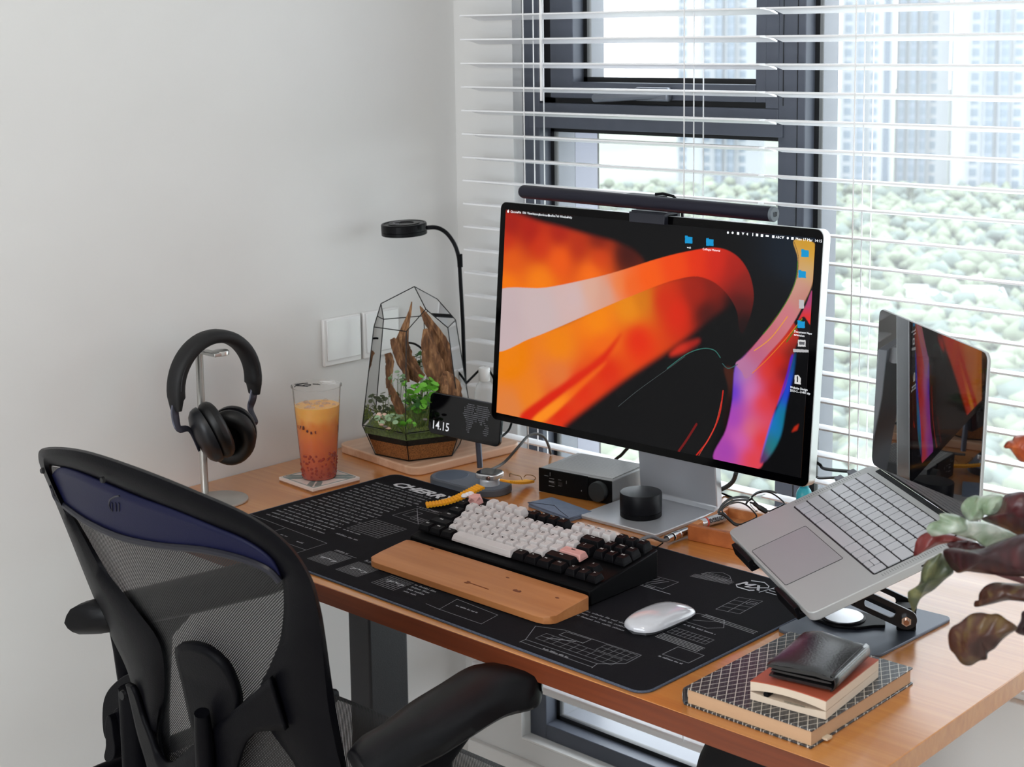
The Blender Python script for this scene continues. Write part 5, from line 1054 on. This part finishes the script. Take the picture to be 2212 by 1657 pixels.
for pts_,d in ((([(690,585),(730,500),(800,400),(920,320),(1060,290),(1180,290),(1270,310)]),2.295),(([(740,540),(850,420),(1000,350),(1150,340),(1260,350)]),2.300),(([(1300,290),(1420,200),(1580,175),(1700,190),(1770,215)]),2.33)):
    MB().tube([gpt(p,d) for p in cr(pts_,5)],.0015,8,flat=1.6).build('temple',M_tmp,ge,smooth=True)
MB().tube([gpt(p,2.31) for p in cr([(1280,420),(1340,500),(1390,545)],4)],.0008,6).build('nose_pad_arm',M_chrome,ge)
MB().lathe([(.0001,-.001),(.0025,0),(.0001,.001)],12,M=Matrix.Translation(gpt((1392,545),2.31))).build('nose_pad',M_rim,ge,smooth=True)
# metal coupler and coiled keyboard cable
cz=.7585
kcb=thing('keyboard_cable','braided grey keyboard cable with a silver metal coupler in front of the wooden tray','cable',tuple(atz(1440,1166,cz))); K0=Vector(kcb.location)
P_=[atz(1376,1176,.776),atz(1386,1166,.782),atz(1404,1159,.778),atz(1420,1164,.768),atz(1432,1168,.760),atz(1442,1165,cz)]
MB().tube([p-K0 for p in cr(P_[:],6) and [Vector(q) for q in cr(P_,6)]],.0028,10).build('braided_sheath',mat('braid_grey',(110,110,112),.6,bump=.6,bs=1500),kcb,smooth=True)
P_=[atz(1392,1178,.7545),atz(1404,1186,.7545),atz(1420,1181,.7545),atz(1432,1173,.756)]
MB().tube([Vector(q)-K0 for q in cr(P_,6)],.0009,8).build('thin_loop',M_blk2,kcb,smooth=True)
c0_,c1_=atz(1440,1165,cz)-K0,atz(1486,1147,cz)-K0; dv=(c1_-c0_)
for a,b,r_,mm_ in ((0,.22,.0062,M_chrome),(.22,.28,.0054,M_blk),(.28,.50,.0068,M_chrome),(.50,.56,.0058,M_chrome),(.56,.96,.0066,M_chrome)):
    MB().tube([c0_+dv*a,c0_+dv*(a+.01),c0_+dv*(b-.01),c0_+dv*b],[r_*.92,r_,r_,r_*.92],20).build('coupler_ring',mm_,kcb,smooth=True,angle=40)
MB().tube([c1_*1.0-dv*.04,c1_+Vector((.012,.020,.0)),c1_+Vector((.03,.04,.0))],.0028,8).build('braided_sheath',mat('braid_grey',(110,110,112),.6),kcb,smooth=True) if False else None
MB().box((-.010,-.004,-.004),(.010,.004,.004),Matrix.Translation(atz(1376,1172,.777)-K0)@Matrix.Rotation(R(20),4,'Z')).build('usb_plug',M_chrome,kcb,bevel=.001)
# ================================================================ BOOKS + WALLET
M_page=mat('page_block',(196,160,126),.8,var=.12,vs_=40,stretch=(2,2,900)); 
cm=bpy.data.materials.new('lattice_cover'); cm.use_nodes=True; n=cm.node_tree.nodes; L=cm.node_tree.links; b=n['Principled BSDF']; b.inputs['Roughness'].default_value=.33
tc=n.new('ShaderNodeTexCoord'); 
def bandline(angle,sp,wd):
    mp=n.new('ShaderNodeMapping'); mp.inputs['Rotation'].default_value=(0,0,R(angle)); L.new(tc.outputs['Object'],mp.inputs['Vector']); s=n.new('ShaderNodeSeparateXYZ'); L.new(mp.outputs['Vector'],s.inputs[0])
    a=n.new('ShaderNodeMath'); a.operation='DIVIDE'; a.inputs[1].default_value=sp; L.new(s.outputs['X'],a.inputs[0]); f=n.new('ShaderNodeMath'); f.operation='FRACT'; L.new(a.outputs[0],f.inputs[0]); c=n.new('ShaderNodeMath'); c.operation='LESS_THAN'; c.inputs[1].default_value=wd; L.new(f.outputs[0],c.inputs[0]); return c
c1=bandline(28,.0100,.08); c2=bandline(-32,.0100,.08); c3=bandline(-32,.0044,.12)
mx=n.new('ShaderNodeMath'); mx.operation='MAXIMUM'; L.new(c1.outputs[0],mx.inputs[0]); L.new(c2.outputs[0],mx.inputs[1])
m1=n.new('ShaderNodeMixRGB'); m1.inputs[1].default_value=lin((44,46,50)); m1.inputs[2].default_value=lin((78,80,84)); L.new(c3.outputs[0],m1.inputs[0])
m2=n.new('ShaderNodeMixRGB'); L.new(mx.outputs[0],m2.inputs[0]); L.new(m1.outputs[0],m2.inputs[1]); m2.inputs[2].default_value=lin((206,200,188)); L.new(m2.outputs[0],b.inputs['Base Color'])
bk=thing('notebook','thick hardcover notebook with white lattice lines on black, bottom of the stack','notebook',(1.2365,.127,.75))
hx,hy=.0835,.1065
bx('back_cover',(-hx,-hy,.0),(hx,hy,.0022),cm,bk,bevel=.0005); bx('front_cover',(-hx,-hy+.001,.0185),(hx,hy-.001,.0205),cm,bk,bevel=.0005)
bx('pages',(-hx+.003,-hy+.003,.0022),(hx-.002,hy-.003,.0185),M_page,bk); MB().rings([[( -hx+.001-.0035*math.cos(t),y,.01025+.0102*math.sin(t)) for t in [R(-90+180*k/8) for k in range(9)]] for y in (-hy,hy)],close=False,cap=False).build('spine',cm,bk,solid=.001,smooth=True)
bx('ribbon_marker',(hx-.0035,-hy+.024,.0018),(hx+.0045,-hy+.034,.0042),mat('ribbon_cream',(214,196,170),.7),bk)
nb=thing('small_notebook','small pocket notebook with a red-orange cover and swollen cream pages','notebook',(1.266,.112,.7706),R(6))
a_,b_=.0455,.066
M_pg2=mat('cream_pages',(214,196,176),.8,var=.10,vs_=30,stretch=(2,2,1400))
def bulge(x,y): t=(x+a_)/(2*a_); f=max(0,1-(y+b_)/(1.2*b_)); return f*.0088*math.sin(math.pi*min(1,t))**.8*(1-.25*t)
def sheet(z0f,z1f,name,m_):
    vs=[];fs=[];NX,NY=14,10
    for s,zf_ in enumerate((z0f,z1f)):
        for j in range(NY+1):
            for i in range(NX+1): x=-a_+2*a_*i/NX; y=-b_+2*b_*j/NY; vs.append((x,y,zf_(x,y)))
    K=(NX+1)*(NY+1)
    for j in range(NY):
        for i in range(NX): q=j*(NX+1)+i; fs.append((q,q+NX+1,q+NX+2,q+1)); fs.append((K+q,K+q+1,K+q+NX+2,K+q+NX+1))
    for i in range(NX): fs.append((i,i+1,K+i+1,K+i)); q=NY*(NX+1)+i; fs.append((q+1,q,K+q,K+q+1))
    for j in range(NY): q=j*(NX+1); fs.append((q+NX+1,q,K+q,K+q+NX+1)); q+=NX; fs.append((q,q+NX+1,K+q+NX+1,K+q))
    return MB().add(vs,fs).build(name,m_,nb,smooth=True,angle=40)
sheet(lambda x,y:.0004,lambda x,y:.0012,'back_cover',M_pg2); sheet(lambda x,y:.0012,lambda x,y:.0095-.35*bulge(x,y),'pages',M_pg2)
sheet(lambda x,y:.0100+.65*bulge(x,y),lambda x,y:.0205+.45*bulge(x,y)-.10*bulge(x,y),'upper_pages',M_pg2); sheet(lambda x,y:.0206+.35*bulge(x,y),lambda x,y:.0216+.35*bulge(x,y),'front_cover',mat('orange_cover',(176,84,60),.45))
for k in range(6): bx('page_writing',(.0-.004+.004*k,-b_-.0004,.0083-.0003*(k%2)),(.001+.004*k,-b_,.0092),mat('ink_grey',(120,112,96),.8),nb)
pen=thing('pen','black pen tucked between the pages of the small notebook, only its end showing','pen',(1.246,.048,.7706+.0098),R(6))
MB().tube([(0,-.004,0),(0,-.003,0),(0,.05,0)],[.0030,.0036,.0036],16).build('pen_barrel',M_blk,pen,smooth=True)
wl=thing('wallet','shiny black leather billfold folded on top of the notebooks','wallet',(1.270,.1115,.7706+.0248),R(10))
M_lth=mat('black_leather',(22,21,22),.27,spec=.55,bump=.35,bs=350,coat=.35,croff=.22)
def wslab(z0,z1,name,grow,bump_):
    rs=[];N=20
    for j in range(N+1):
        y=-.052-grow+ (.104+2*grow)*j/N; e=min(1,(min(j,N-j)/1.5))**.5 if min(j,N-j)<1.5 else 1; ring=[]
        K=26
        for k in range(K):
            t=2*math.pi*k/K; c=math.copysign(abs(math.cos(t))**.35,math.cos(t)); s=math.copysign(abs(math.sin(t))**.55,math.sin(t)); x=(.0385+grow)*c; hh_=(z1-z0)/2; arch_=bump_*(1-(x/.04)**2)*math.sin(math.pi*j/N)**.8 + .0045*math.exp(-((x+.005+.25*(y-.0))/.014)**2)*(1 if bump_>.003 else 0)
            ring.append((x*(.985+.015*e),y,(z0+z1)/2+hh_*s*(.55+.45*e)+ (arch_ if s>0 else arch_*.6)))
        rs.append(ring)
    return MB().rings(rs).build(name,M_lth,wl,smooth=True,angle=70)
wslab(.0002,.0062,'inner_fold',-.001,.0004); wslab(.0066,.0108,'card_pocket',-.0025,.0012); wslab(.0112,.0178,'outer_flap',.001,.0040)
m=MB(); m.rings([[(.0345+.0055*math.cos(t),y,.009+.0087*math.sin(t)) for t in [R(-90+180*k/10) for k in range(11)]] for y in [-.051+.102*i/8 for i in range(9)]],close=False,cap=False).build('spine_fold',M_lth,wl,solid=.0014,smooth=True)
m=MB(); m.tube([(x,-.0515,.0178) for x in (-.034,0,.03)],.00035,4); m.build('stitching',mat('stitch_grey',(60,58,58),.6),wl)
# ================================================================ BACKPACK under the desk
bp_=thing('backpack','black fabric backpack standing on the floor under the right of the desk','backpack',(.965,.52,0)); M_fab=mat('black_fabric',(18,18,20),.85,bump=.4,bs=700)
rs=[]
for z,hw_,hd in ((0,.13,.09),(.015,.145,.10),(.2,.147,.10),(.386,.143,.092),(.424,.133,.088),(.48,.11,.07),(.52,.07,.045),(.53,.03,.02)):
    rs.append([(hw_*math.copysign(abs(math.cos(t))**.5,math.cos(t)),hd*math.copysign(abs(math.sin(t))**.6,math.sin(t)),z) for t in [2*math.pi*k/32 for k in range(32)]])
MB().rings(rs).build('bag_body',M_fab,bp_,smooth=True,angle=60); MB().tube(cr([(-.04,0,.52),(-.03,0,.565),(.03,0,.565),(.04,0,.52)],6),.007,8).build('grab_handle',M_fab,bp_,smooth=True); bx('front_pocket',(-.11,-.115,.03),(.11,-.095,.25),M_fab,bp_,bevel=.01)
# ================================================================ CHAIR
C0=Vector((.62,-.03,0)); cr_=thing('office_chair','black ergonomic office chair with mesh back and padded arms facing the desk','chair',tuple(C0))
M_cf=mat('chair_frame',(8,8,12),.42,spec=.08,bump=.25,bs=500); M_cp=mat('chair_panel',(20,22,50),.42,spec=.14,bump=.15,bs=500); M_arm=mat('arm_pad',(9,9,12),.34,spec=.2,bump=.12,bs=900)
mm_=bpy.data.materials.new('chair_mesh'); mm_.use_nodes=True; n=mm_.node_tree.nodes; L=mm_.node_tree.links; b=n['Principled BSDF']; b.inputs['Base Color'].default_value=lin((10,10,12)); b.inputs['Roughness'].default_value=.55
tc=n.new('ShaderNodeTexCoord'); s=n.new('ShaderNodeSeparateXYZ'); L.new(tc.outputs['UV'],s.inputs[0])
def sn(o_,k,ph=0):
    a=n.new('ShaderNodeMath'); a.operation='MULTIPLY_ADD'; a.inputs[1].default_value=k; a.inputs[2].default_value=ph; L.new(s.outputs[o_],a.inputs[0]); q=n.new('ShaderNodeMath'); q.operation='SINE'; L.new(a.outputs[0],q.inputs[0]); return q
qa,qb=sn('X',2*math.pi/.0034),sn('Y',2*math.pi/.0030); mu=n.new('ShaderNodeMath'); mu.operation='MULTIPLY'; L.new(qa.outputs[0],mu.inputs[0]); L.new(qb.outputs[0],mu.inputs[1]); lt_=n.new('ShaderNodeMath'); lt_.operation='LESS_THAN'; lt_.inputs[1].default_value=.45; L.new(mu.outputs[0],lt_.inputs[0]); L.new(lt_.outputs[0],b.inputs['Alpha'])
def chy(x,z):
    y0=float(np.interp(z,[.40,.52,.65,.75,.84,.97,1.03],[-.175,-.19,-.208,-.232,-.262,-.305,-.33])); return y0-.045*max(0,1-((x-.625)/.27)**2)
def ob(px,py,off=0):
    y=-.28
    for _ in range(12): p=aty(px,py,y); y=chy(p.x,p.z)+off
    return aty(px,py,y)-C0
PR=[((330,1640),(343,1607)),((300,1540),(355,1500)),((275,1450),(346,1394)),((240,1375),(293,1315)),((200,1285),(234,1238)),((150,1160),(180,1145)),((106,1052),(135,1072)),((83,992),(112,1015)),((98,967),(125,1008)),((180,972),(195,1028)),((300,1010),(310,1078)),((430,1062),(430,1126)),((540,1112),(530,1166)),((620,1170),(585,1205)),((670,1240),(607,1245)),((692,1310),(613,1305)),((704,1380),(605,1380)),((715,1460),(582,1440)),((727,1540),(562,1490)),((742,1620),(580,1570)),((752,1690),(640,1660)),((740,1800),(640,1730)),((560,1830),(540,1760)),((380,1760),(400,1730))]
Oo=cr([p[0] for p in PR],6,True); Ii=cr([p[1] for p in PR],6,True); rs=[]
for o_,i_ in zip(Oo,Ii):
    md=((o_[0]*.6+i_[0]*.4),(o_[1]*.6+i_[1]*.4)); rs.append([ob(*o_,.007),ob(*o_,-.003),ob(*(np.array(o_)*.9+np.array(i_)*.1),-.012),ob(*md,-.016),ob(*(np.array(o_)*.2+np.array(i_)*.8),-.011),ob(*i_,-.006),ob(*i_,.002),ob(*md,.010)])
rs.append(rs[0]); MB().rings(rs,True,False).build('back_frame',M_cf,cr_,smooth=True,angle=50)
def patch(name,P,off,m_,lv=10,solid=0,smooth_n=4):
    S_=cr(P,smooth_n,True); c=np.mean(S_,axis=0); vs=[];fs=[];N=len(S_); uvs=[]
    for l_ in range(lv):
        k=1-l_/lv
        for p in S_: vs.append(ob(*(c+(np.array(p)-c)*k),off))
    vs.append(ob(*c,off))
    for l_ in range(lv-1):
        for j in range(N): fs.append((l_*N+j,l_*N+(j+1)%N,(l_+1)*N+(j+1)%N,(l_+1)*N+j))
    for j in range(N): fs.append(((lv-1)*N+j,(lv-1)*N+(j+1)%N,lv*N))
    o=MB().add(vs,fs).build(name,m_,cr_,smooth=True,angle=80,solid=solid); me=o.data; uv=me.uv_layers.new(name='uv')
    for q in me.loops: v=me.vertices[q.vertex_index].co; uv.data[q.index].uv=(v.x,v.z)
    return o
patch('back_mesh',[ (p[1][0]+( -6 if p[1][0]<340 else 6),p[1][1]) for p in PR],.0,mm_,lv=16)
patch('lumbar_pad',[(384,1402),(398,1390),(425,1391),(455,1403),(490,1435),(512,1480),(519,1520),(512,1575),(480,1622),(445,1640),(428,1600),(415,1545),(400,1475)],-.012,M_cf,lv=8,solid=.010)
def strip(name,pairs,off,m_,solid,nsub=6,w=6):
    A_=cr([p[0] for p in pairs],nsub); B_=cr([p[1] for p in pairs],nsub); vs=[];fs=[]
    for a,b_ in zip(A_,B_):
        for k in range(w+1): t=k/w; vs.append(ob(a[0]*(1-t)+b_[0]*t,a[1]*(1-t)+b_[1]*t,off))
    for i in range(len(A_)-1):
        for k in range(w): q=i*(w+1)+k; fs.append((q,q+1,q+w+2,q+w+1))
    return MB().add(vs,fs).build(name,m_,cr_,smooth=True,angle=60,solid=solid)
up_=[((112,1030),(114,1050)),((130,1010),(122,1074)),((170,1020),(142,1094)),((230,1045),(190,1128)),((300,1074),(260,1160)),((380,1103),(340,1178)),((460,1136),(440,1188)),((530,1166),(520,1206)),((585,1205),(578,1230)),((607,1245),(604,1256))]
strip('upper_panel',up_,-.008,M_cp,.004)
MB().tube([ob(*p,-.012) for p in cr([q[1] for q in up_],5)],.0042,8).build('panel_rim',mat('panel_rim',(26,26,36),.36,spec=.4),cr_,smooth=True)
m=MB()
lg=[(238,1105),(232,1090),(236,1078),(247,1072)]; m.tube([ob(*p,-.0105) for p in cr([(241,1103),(236,1092),(238,1080),(248,1073),(258,1071)],4)],.0012,6); 
for x in (242,250,257): m.tube([ob(x,1086,-.0105),ob(x+.5,1104,-.0105)],.0010,6)
m.build('moulded_emblem',mat('emblem_dark',(20,20,36),.4),cr_)
for p in ((92,1017),(222,1037)): MB().lathe([(.004,-.001),(.003,.002),(.0001,.002)],12,M=Matrix.Translation(ob(*p,-.018))@Matrix.Rotation(R(90),4,'X')).build('fixing_hole',M_gasket,cr_)
strip('back_yoke',[((585,1462),(620,1575)),((562,1484),(600,1575)),((530,1513),(556,1580)),((490,1548),(528,1612)),((450,1583),(505,1690)),((415,1612),(490,1745)),((384,1640),(470,1800)),((363,1646),(420,1850)),((344,1627),(352,1800)),((330,1592),(326,1668)),((312,1547),(302,1585)),((297,1500),(286,1515)),((288,1482),(276,1476))],-.018,M_cf,.007)
MB().tube([ob(436,1540,-.03),ob(441,1600,-.03),ob(446,1700,-.03)],[.009,.011,.012],12).build('lumbar_stem',M_cf,cr_,smooth=True)
# arms
def armpad(mirror):
    A_=[(749,1617),(772,1588),(813,1563),(874,1514),(949,1468),(1001,1436),(1036,1428),(1070,1427),(1110,1433),(1150,1449),(1170,1470)]; B_=[(800,1720),(845,1690),(905,1655),(960,1628),(1020,1590),(1064,1562),(1092,1546),(1118,1537),(1147,1529),(1163,1517),(1173,1500)]
    A3=[Vector(v) for v in cr([tuple(atz(*p,.727)) for p in A_],4)]; B3=[Vector(v) for v in cr([tuple(atz(*p,.703)) for p in B_],4)]; rs=[]
    for i,(a,b_) in enumerate(zip(A3,B3)):
        a=a-C0; b_=b_-C0; b_=Vector((b_.x,b_.y,a.z)); t=i/(len(A3)-1); e=min(1,min(t+.04,1.04-t)/.10)**.5; md=(a+b_)/2
        ring=[]
        for (f,z) in ((0,-.010),(.03,-.001),(.14,.006),(.32,.009),(.52,.0095),(.70,.007),(.84,.001),(.94,-.009),(1,-.020),(.93,-.027),(.6,-.024),(.2,-.018)):
            ring.append(md+(a-md)*(1-2*f)*(1)+Vector((0,0,z*e-.003)) if f<=.5 else md+(b_-md)*(2*f-1)+Vector((0,0,z*e-.003)))
        if mirror: zc_2=sum(p.z for p in ring)/len(ring); ring=[Vector((1.352-2*C0.x-p.x,p.y-.004,zc_2+(p.z-zc_2)*1.5+.034)) for p in ring]
        rs.append(ring)
    MB().rings(rs).build('arm_pad',M_arm,cr_,smooth=True,angle=70)
armpad(False); armpad(True)
for sx in (1,-1):
    ax_=.285*sx; m=MB(); m.rings([[(ax_+hw_*math.cos(t)*1.0,-.12+yy+hd*math.sin(t),z) for t in [2*math.pi*k/16 for k in range(16)]] for z,hw_,hd,yy in ((.43,.020,.030,0),(.55,.022,.034,0),(.66,.024,.045,.0),(.690,.030,.07,.02),(.702,.032,.08,.02))]); m.build('arm_post',M_cf,cr_,smooth=True,angle=60)
c=aty(289,1500,-.215)-C0
m=MB(); m.rings([[(c.x+.019*math.cos(t),c.y+.02*math.sin(t),z) for t in [2*math.pi*k/14 for k in range(14)]] for z in (.30,c.z-.02,c.z,c.z+.010)]); m.build('tilt_post',M_cf,cr_,smooth=True,angle=50)
MB().lathe([(.007,0),(.006,.004),(.0001,.004)],14,M=Matrix.Translation(aty(268,1501,-.238)-C0)@Matrix.Rotation(R(90),4,'X')).build('pivot_screw',M_gasket,cr_)
def shape(name,P,Y,th,m_):
    S_=[aty(*p,Y)-C0 for p in cr(P,4,True)]; n_=len(S_); vs=[tuple(p) for p in S_]+[(p.x,p.y+th,p.z) for p in S_]
    MB().add(vs,[tuple(range(n_)),tuple(range(2*n_-1,n_-1,-1))]+[(i,n_+i,n_+(i+1)%n_,(i+1)%n_) for i in range(n_)]).build(name,m_,cr_,bevel=.003,seg=2)
shape('side_cover',[(272,1458),(240,1482),(224,1510),(220,1550),(224,1590),(236,1600),(250,1560),(262,1530),(275,1500),(290,1470)],-.20,.03,M_cf)
shape('adjust_lever',[(232,1545),(226,1570),(228,1610),(224,1636),(232,1647),(244,1640),(248,1620),(244,1590),(240,1560)],-.225,.012,M_cf); shape('adjust_lever',[(244,1540),(240,1580),(250,1628),(258,1632),(259,1560),(256,1530)],-.215,.012,M_cf)
# seat
NXs,NYs=24,20; vs=[];fs=[]
for j in range(NYs+1):
    for i in range(NXs+1):
        u_=-1+2*i/NXs; v_=j/NYs; x=.572+.275*u_*(1-.0*v_); y=-.225+.455*v_; z=.468-.030*max(0,(v_-.75)/.25)**2-.012*(1-u_*u_)*(1-v_)+.012*abs(u_)**3; vs.append((x-C0.x,y-C0.y-.018*abs(u_)**4*(v_>.5),z))
for j in range(NYs):
    for i in range(NXs): q=j*(NXs+1)+i; fs.append((q,q+1,q+NXs+2,q+NXs+1))
o=MB().add(vs,fs).build('seat_mesh',mm_,cr_,smooth=True,angle=80); uv=o.data.uv_layers.new(name='uv')
for q in o.data.loops: v=o.data.vertices[q.vertex_index].co; uv.data[q.index].uv=(v.x,v.y)
edge=[vs[i] for i in range(NXs+1)]+[vs[j*(NXs+1)+NXs] for j in range(1,NYs+1)]+[vs[NYs*(NXs+1)+i] for i in range(NXs-1,-1,-1)]+[vs[j*(NXs+1)] for j in range(NYs-1,0,-1)]
def edge_t(seg): return [(p[0],p[1],p[2]-.004) for p in seg]
MB().tube(edge_t([vs[j*(NXs+1)] for j in range(NYs,-1,-1)]+[vs[i] for i in range(1,NXs+1)]+[vs[j*(NXs+1)+NXs] for j in range(1,NYs+1)]),.012,10).build('seat_frame',M_cf,cr_,smooth=True,angle=60)
MB().tube(edge_t([vs[NYs*(NXs+1)+i] for i in range(NXs+1)]),.003,8).build('front_edge',M_cf,cr_,smooth=True)
bx('seat_mechanism',(-.16,-.16,.34),(.07,.16,.42),M_cf,cr_,bevel=.02); MB().tube([(-.045,.0,.10),(-.045,0,.36)],.026,16).build('gas_lift',M_sat,cr_,smooth=True)
MB().lathe([(.05,.07),(.045,.12),(.03,.13)],20,M=Matrix.Translation((-.045,0,0))).build('base_hub',M_cf,cr_,smooth=True)
for k in range(5):
    a=R(56+72*k); e=Vector((math.cos(a)*.31-.045,math.sin(a)*.31,.075)); MB().tube([(-.045+.03*math.cos(a),.03*math.sin(a),.105),tuple(e)],[.024,.016],10).build('base_leg',M_cf,cr_,smooth=True)
    MB().tube([e+Vector((-.02*math.sin(a),.02*math.cos(a),-.047)),e+Vector((.02*math.sin(a),-.02*math.cos(a),-.047))],.028,20).build('caster',M_blk,cr_,smooth=True)
# ================================================================ PLANT on the right
PB=Vector((1.83,.16,.0)); pt=thing('potted_plant','plant with large dark maroon and pale green patterned leaves at the right edge','plant',tuple(PB))
MB().lathe([(.001,0),(.12,0),(.125,.01),(.145,.50),(.150,.52),(.138,.52),(.134,.47),(.001,.47)],36).build('pot',mat('pot_grey',(120,116,112),.6),pt,smooth=True,angle=40); MB().lathe([(.133,.475),(.001,.485)],24,cap=False).build('potting_soil',M_soil2,pt)
def leafmat(name,c1,c2,c3=None,sc=18):
    m=bpy.data.materials.new(name); m.use_nodes=True; n=m.node_tree.nodes; L=m.node_tree.links; b=n['Principled BSDF']; tc=n.new('ShaderNodeTexCoord'); t=n.new('ShaderNodeTexNoise'); t.inputs['Scale'].default_value=sc; t.inputs['Detail'].default_value=3; t.inputs['Distortion'].default_value=1.2; L.new(tc.outputs['Object'],t.inputs['Vector'])
    w=n.new('ShaderNodeTexWave'); w.inputs['Scale'].default_value=26; w.inputs['Distortion'].default_value=4; w.inputs['Detail'].default_value=1; L.new(tc.outputs['Object'],w.inputs['Vector']); ml=n.new('ShaderNodeMath'); ml.operation='MULTIPLY_ADD'; ml.inputs[1].default_value=.05; L.new(w.outputs['Fac'],ml.inputs[0]); L.new(t.outputs['Fac'],ml.inputs[2])
    r=n.new('ShaderNodeValToRGB'); e=r.color_ramp.elements; e[0].position=.40; e[0].color=lin(c1); e[1].position=.72; e[1].color=lin(c2)
    if c3: k=e.new(.56); k.color=lin(c3)
    L.new(ml.outputs[0],r.inputs['Fac']); L.new(r.outputs['Color'],b.inputs['Base Color']); b.inputs['Roughness'].default_value=.36; b.inputs['Subsurface Weight'].default_value=.15; b.inputs['Subsurface Radius'].default_value=(.5,.2,.1); b.inputs['Subsurface Scale'].default_value=.004
    bp=n.new('ShaderNodeBump'); bp.inputs['Strength'].default_value=.35; bp.inputs['Distance'].default_value=.001; L.new(w.outputs['Fac'],bp.inputs['Height']); L.new(bp.outputs['Normal'],b.inputs['Normal']); return m
LM={'m':leafmat('maroon_leaf',(32,10,15),(70,22,27),(46,14,19)),'g':leafmat('olive_leaf',(54,62,44),(118,118,78),(78,84,56),30),'p':leafmat('pale_leaf',(120,140,112),(206,212,202),(160,174,156),22),'r':leafmat('red_leaf',(80,22,24),(120,40,36)),'b':leafmat('bronze_leaf',(52,24,18),(112,92,50),(72,38,26),22),'o':leafmat('orange_leaf',(120,44,20),(206,112,48),(160,70,30))}
ze=lambda x,y:(1960+.3378*x,900+.3378*y)
def leaf(P,dist,key,label,dgrad=(0,0),arch_=.012,stem=None,lv=5):
    S_=cr(P,5,True); c=np.mean(S_,axis=0); N=len(S_); vs=[];fs=[]; rad=max(np.linalg.norm(np.array(p)-c) for p in S_)
    def q(p,k):
        dx,dy=(p[0]-c[0])/rad,(p[1]-c[1])/rad; return atd(*ze(*p),dist+dgrad[0]*dx+dgrad[1]*dy-arch_*(1-k*k)+.003*math.sin(9*dx+5*dy))-PB
    for l_ in range(lv):
        k=1-l_/lv
        for p in S_: vs.append(q(tuple(c+(np.array(p)-c)*k),k))
    vs.append(q(tuple(c),0))
    for l_ in range(lv-1):
        for j in range(N): fs.append((l_*N+j,l_*N+(j+1)%N,(l_+1)*N+(j+1)%N,(l_+1)*N+j))
    for j in range(N): fs.append(((lv-1)*N+j,(lv-1)*N+(j+1)%N,lv*N))
    o=MB().add(vs,fs).build('leaf',LM[key],pt,smooth=True,angle=80,solid=.0008); o['label']=label
    if stem: s0=atd(*ze(*stem),dist)-PB; MB().tube(cr([tuple(s0),tuple(s0*.55+Vector((0,0,.36))),(.0,0,.48)],6),.0028,6).build('leaf_stem',mat('stem_maroon',(90,50,50),.5),pt,smooth=True)
leaf([(480,660),(500,640),(560,625),(600,580),(620,510),(680,488),(746,483),(830,500),(900,600),(880,740),(740,762),(640,722),(560,690)],1.42,'m','dark maroon leaf at the top of the cluster',(-.03,.02),.02,(850,620))
leaf([(343,580),(375,530),(410,512),(440,505),(480,512),(540,500),(605,510),(625,545),(600,595),(540,632),(495,630),(470,655),(400,668),(362,632)],1.45,'p','crinkled pale green leaf tip',(-.02,.0),.010)
leaf([(123,718),(150,680),(205,660),(210,622),(300,626),(360,650),(400,668),(480,676),(560,690),(640,725),(712,762),(650,790),(590,805),(510,832),(430,790),(360,768),(250,742),(180,764),(135,745)],1.47,'p','long pale silvery green leaf',(.02,.02),.012,(700,765))
leaf([(45,892),(48,840),(55,800),(80,765),(130,742),(130,768),(200,755),(270,757),(330,775),(385,792),(330,800),(260,806),(190,820),(110,858)],1.49,'r','thin reddish curled leaf',(.0,.01),.006)
leaf([(255,812),(300,800),(400,795),(500,835),(420,850),(330,850),(270,838)],1.48,'m','dark maroon leaf base',(0,0),.004)
leaf([(232,880),(240,850),(300,842),(390,855),(480,845),(560,812),(640,782),(746,752),(860,760),(900,880),(860,1020),(746,1022),(600,1014),(480,1000),(380,988),(325,998),(290,975),(255,930)],1.38,'m','broad dark maroon leaf across the middle',(-.04,.02),.02,(860,900))
leaf([(214,872),(170,900),(120,930),(92,990),(82,1060),(50,1095),(8,1120),(6,1160),(22,1210),(40,1252),(62,1190),(110,1140),(170,1105),(240,1040),(295,992),(262,940),(240,905)],1.44,'g','olive green leaf hanging down with a pointed tip',(.0,.03),.012,(240,890))
leaf([(432,1183),(455,1175),(462,1130),(500,1085),(560,1062),(640,1066),(746,1072),(850,1080),(880,1140),(850,1192),(746,1182),(640,1174),(540,1196),(437,1216)],1.40,'b','folded brown leaf with a pointed left tip',(-.02,.0),.012,(870,1140))
leaf([(262,1400),(282,1350),(335,1318),(400,1268),(465,1254),(530,1264),(580,1262),(640,1300),(704,1350),(650,1390),(600,1432),(560,1480),(515,1510),(505,1552),(460,1560),(400,1592),(345,1575),(300,1515),(272,1480)],1.36,'b','rounded bronze leaf with a scalloped edge, lowest of all',(-.02,.02),.016)
leaf([(700,1352),(728,1300),(740,1246),(820,1240),(860,1300),(860,1400),(746,1398),(705,1384),(690,1370)],1.37,'m','purple leaf joining the lowest one',(0,0),.008,(850,1320))
leaf([(618,190),(640,160),(672,150),(690,126),(746,118),(850,122),(870,200),(850,290),(746,292),(715,280),(690,250),(655,205),(630,202)],1.46,'o','small orange-brown leaf above all the others',(-.02,.0),.012,(860,200))
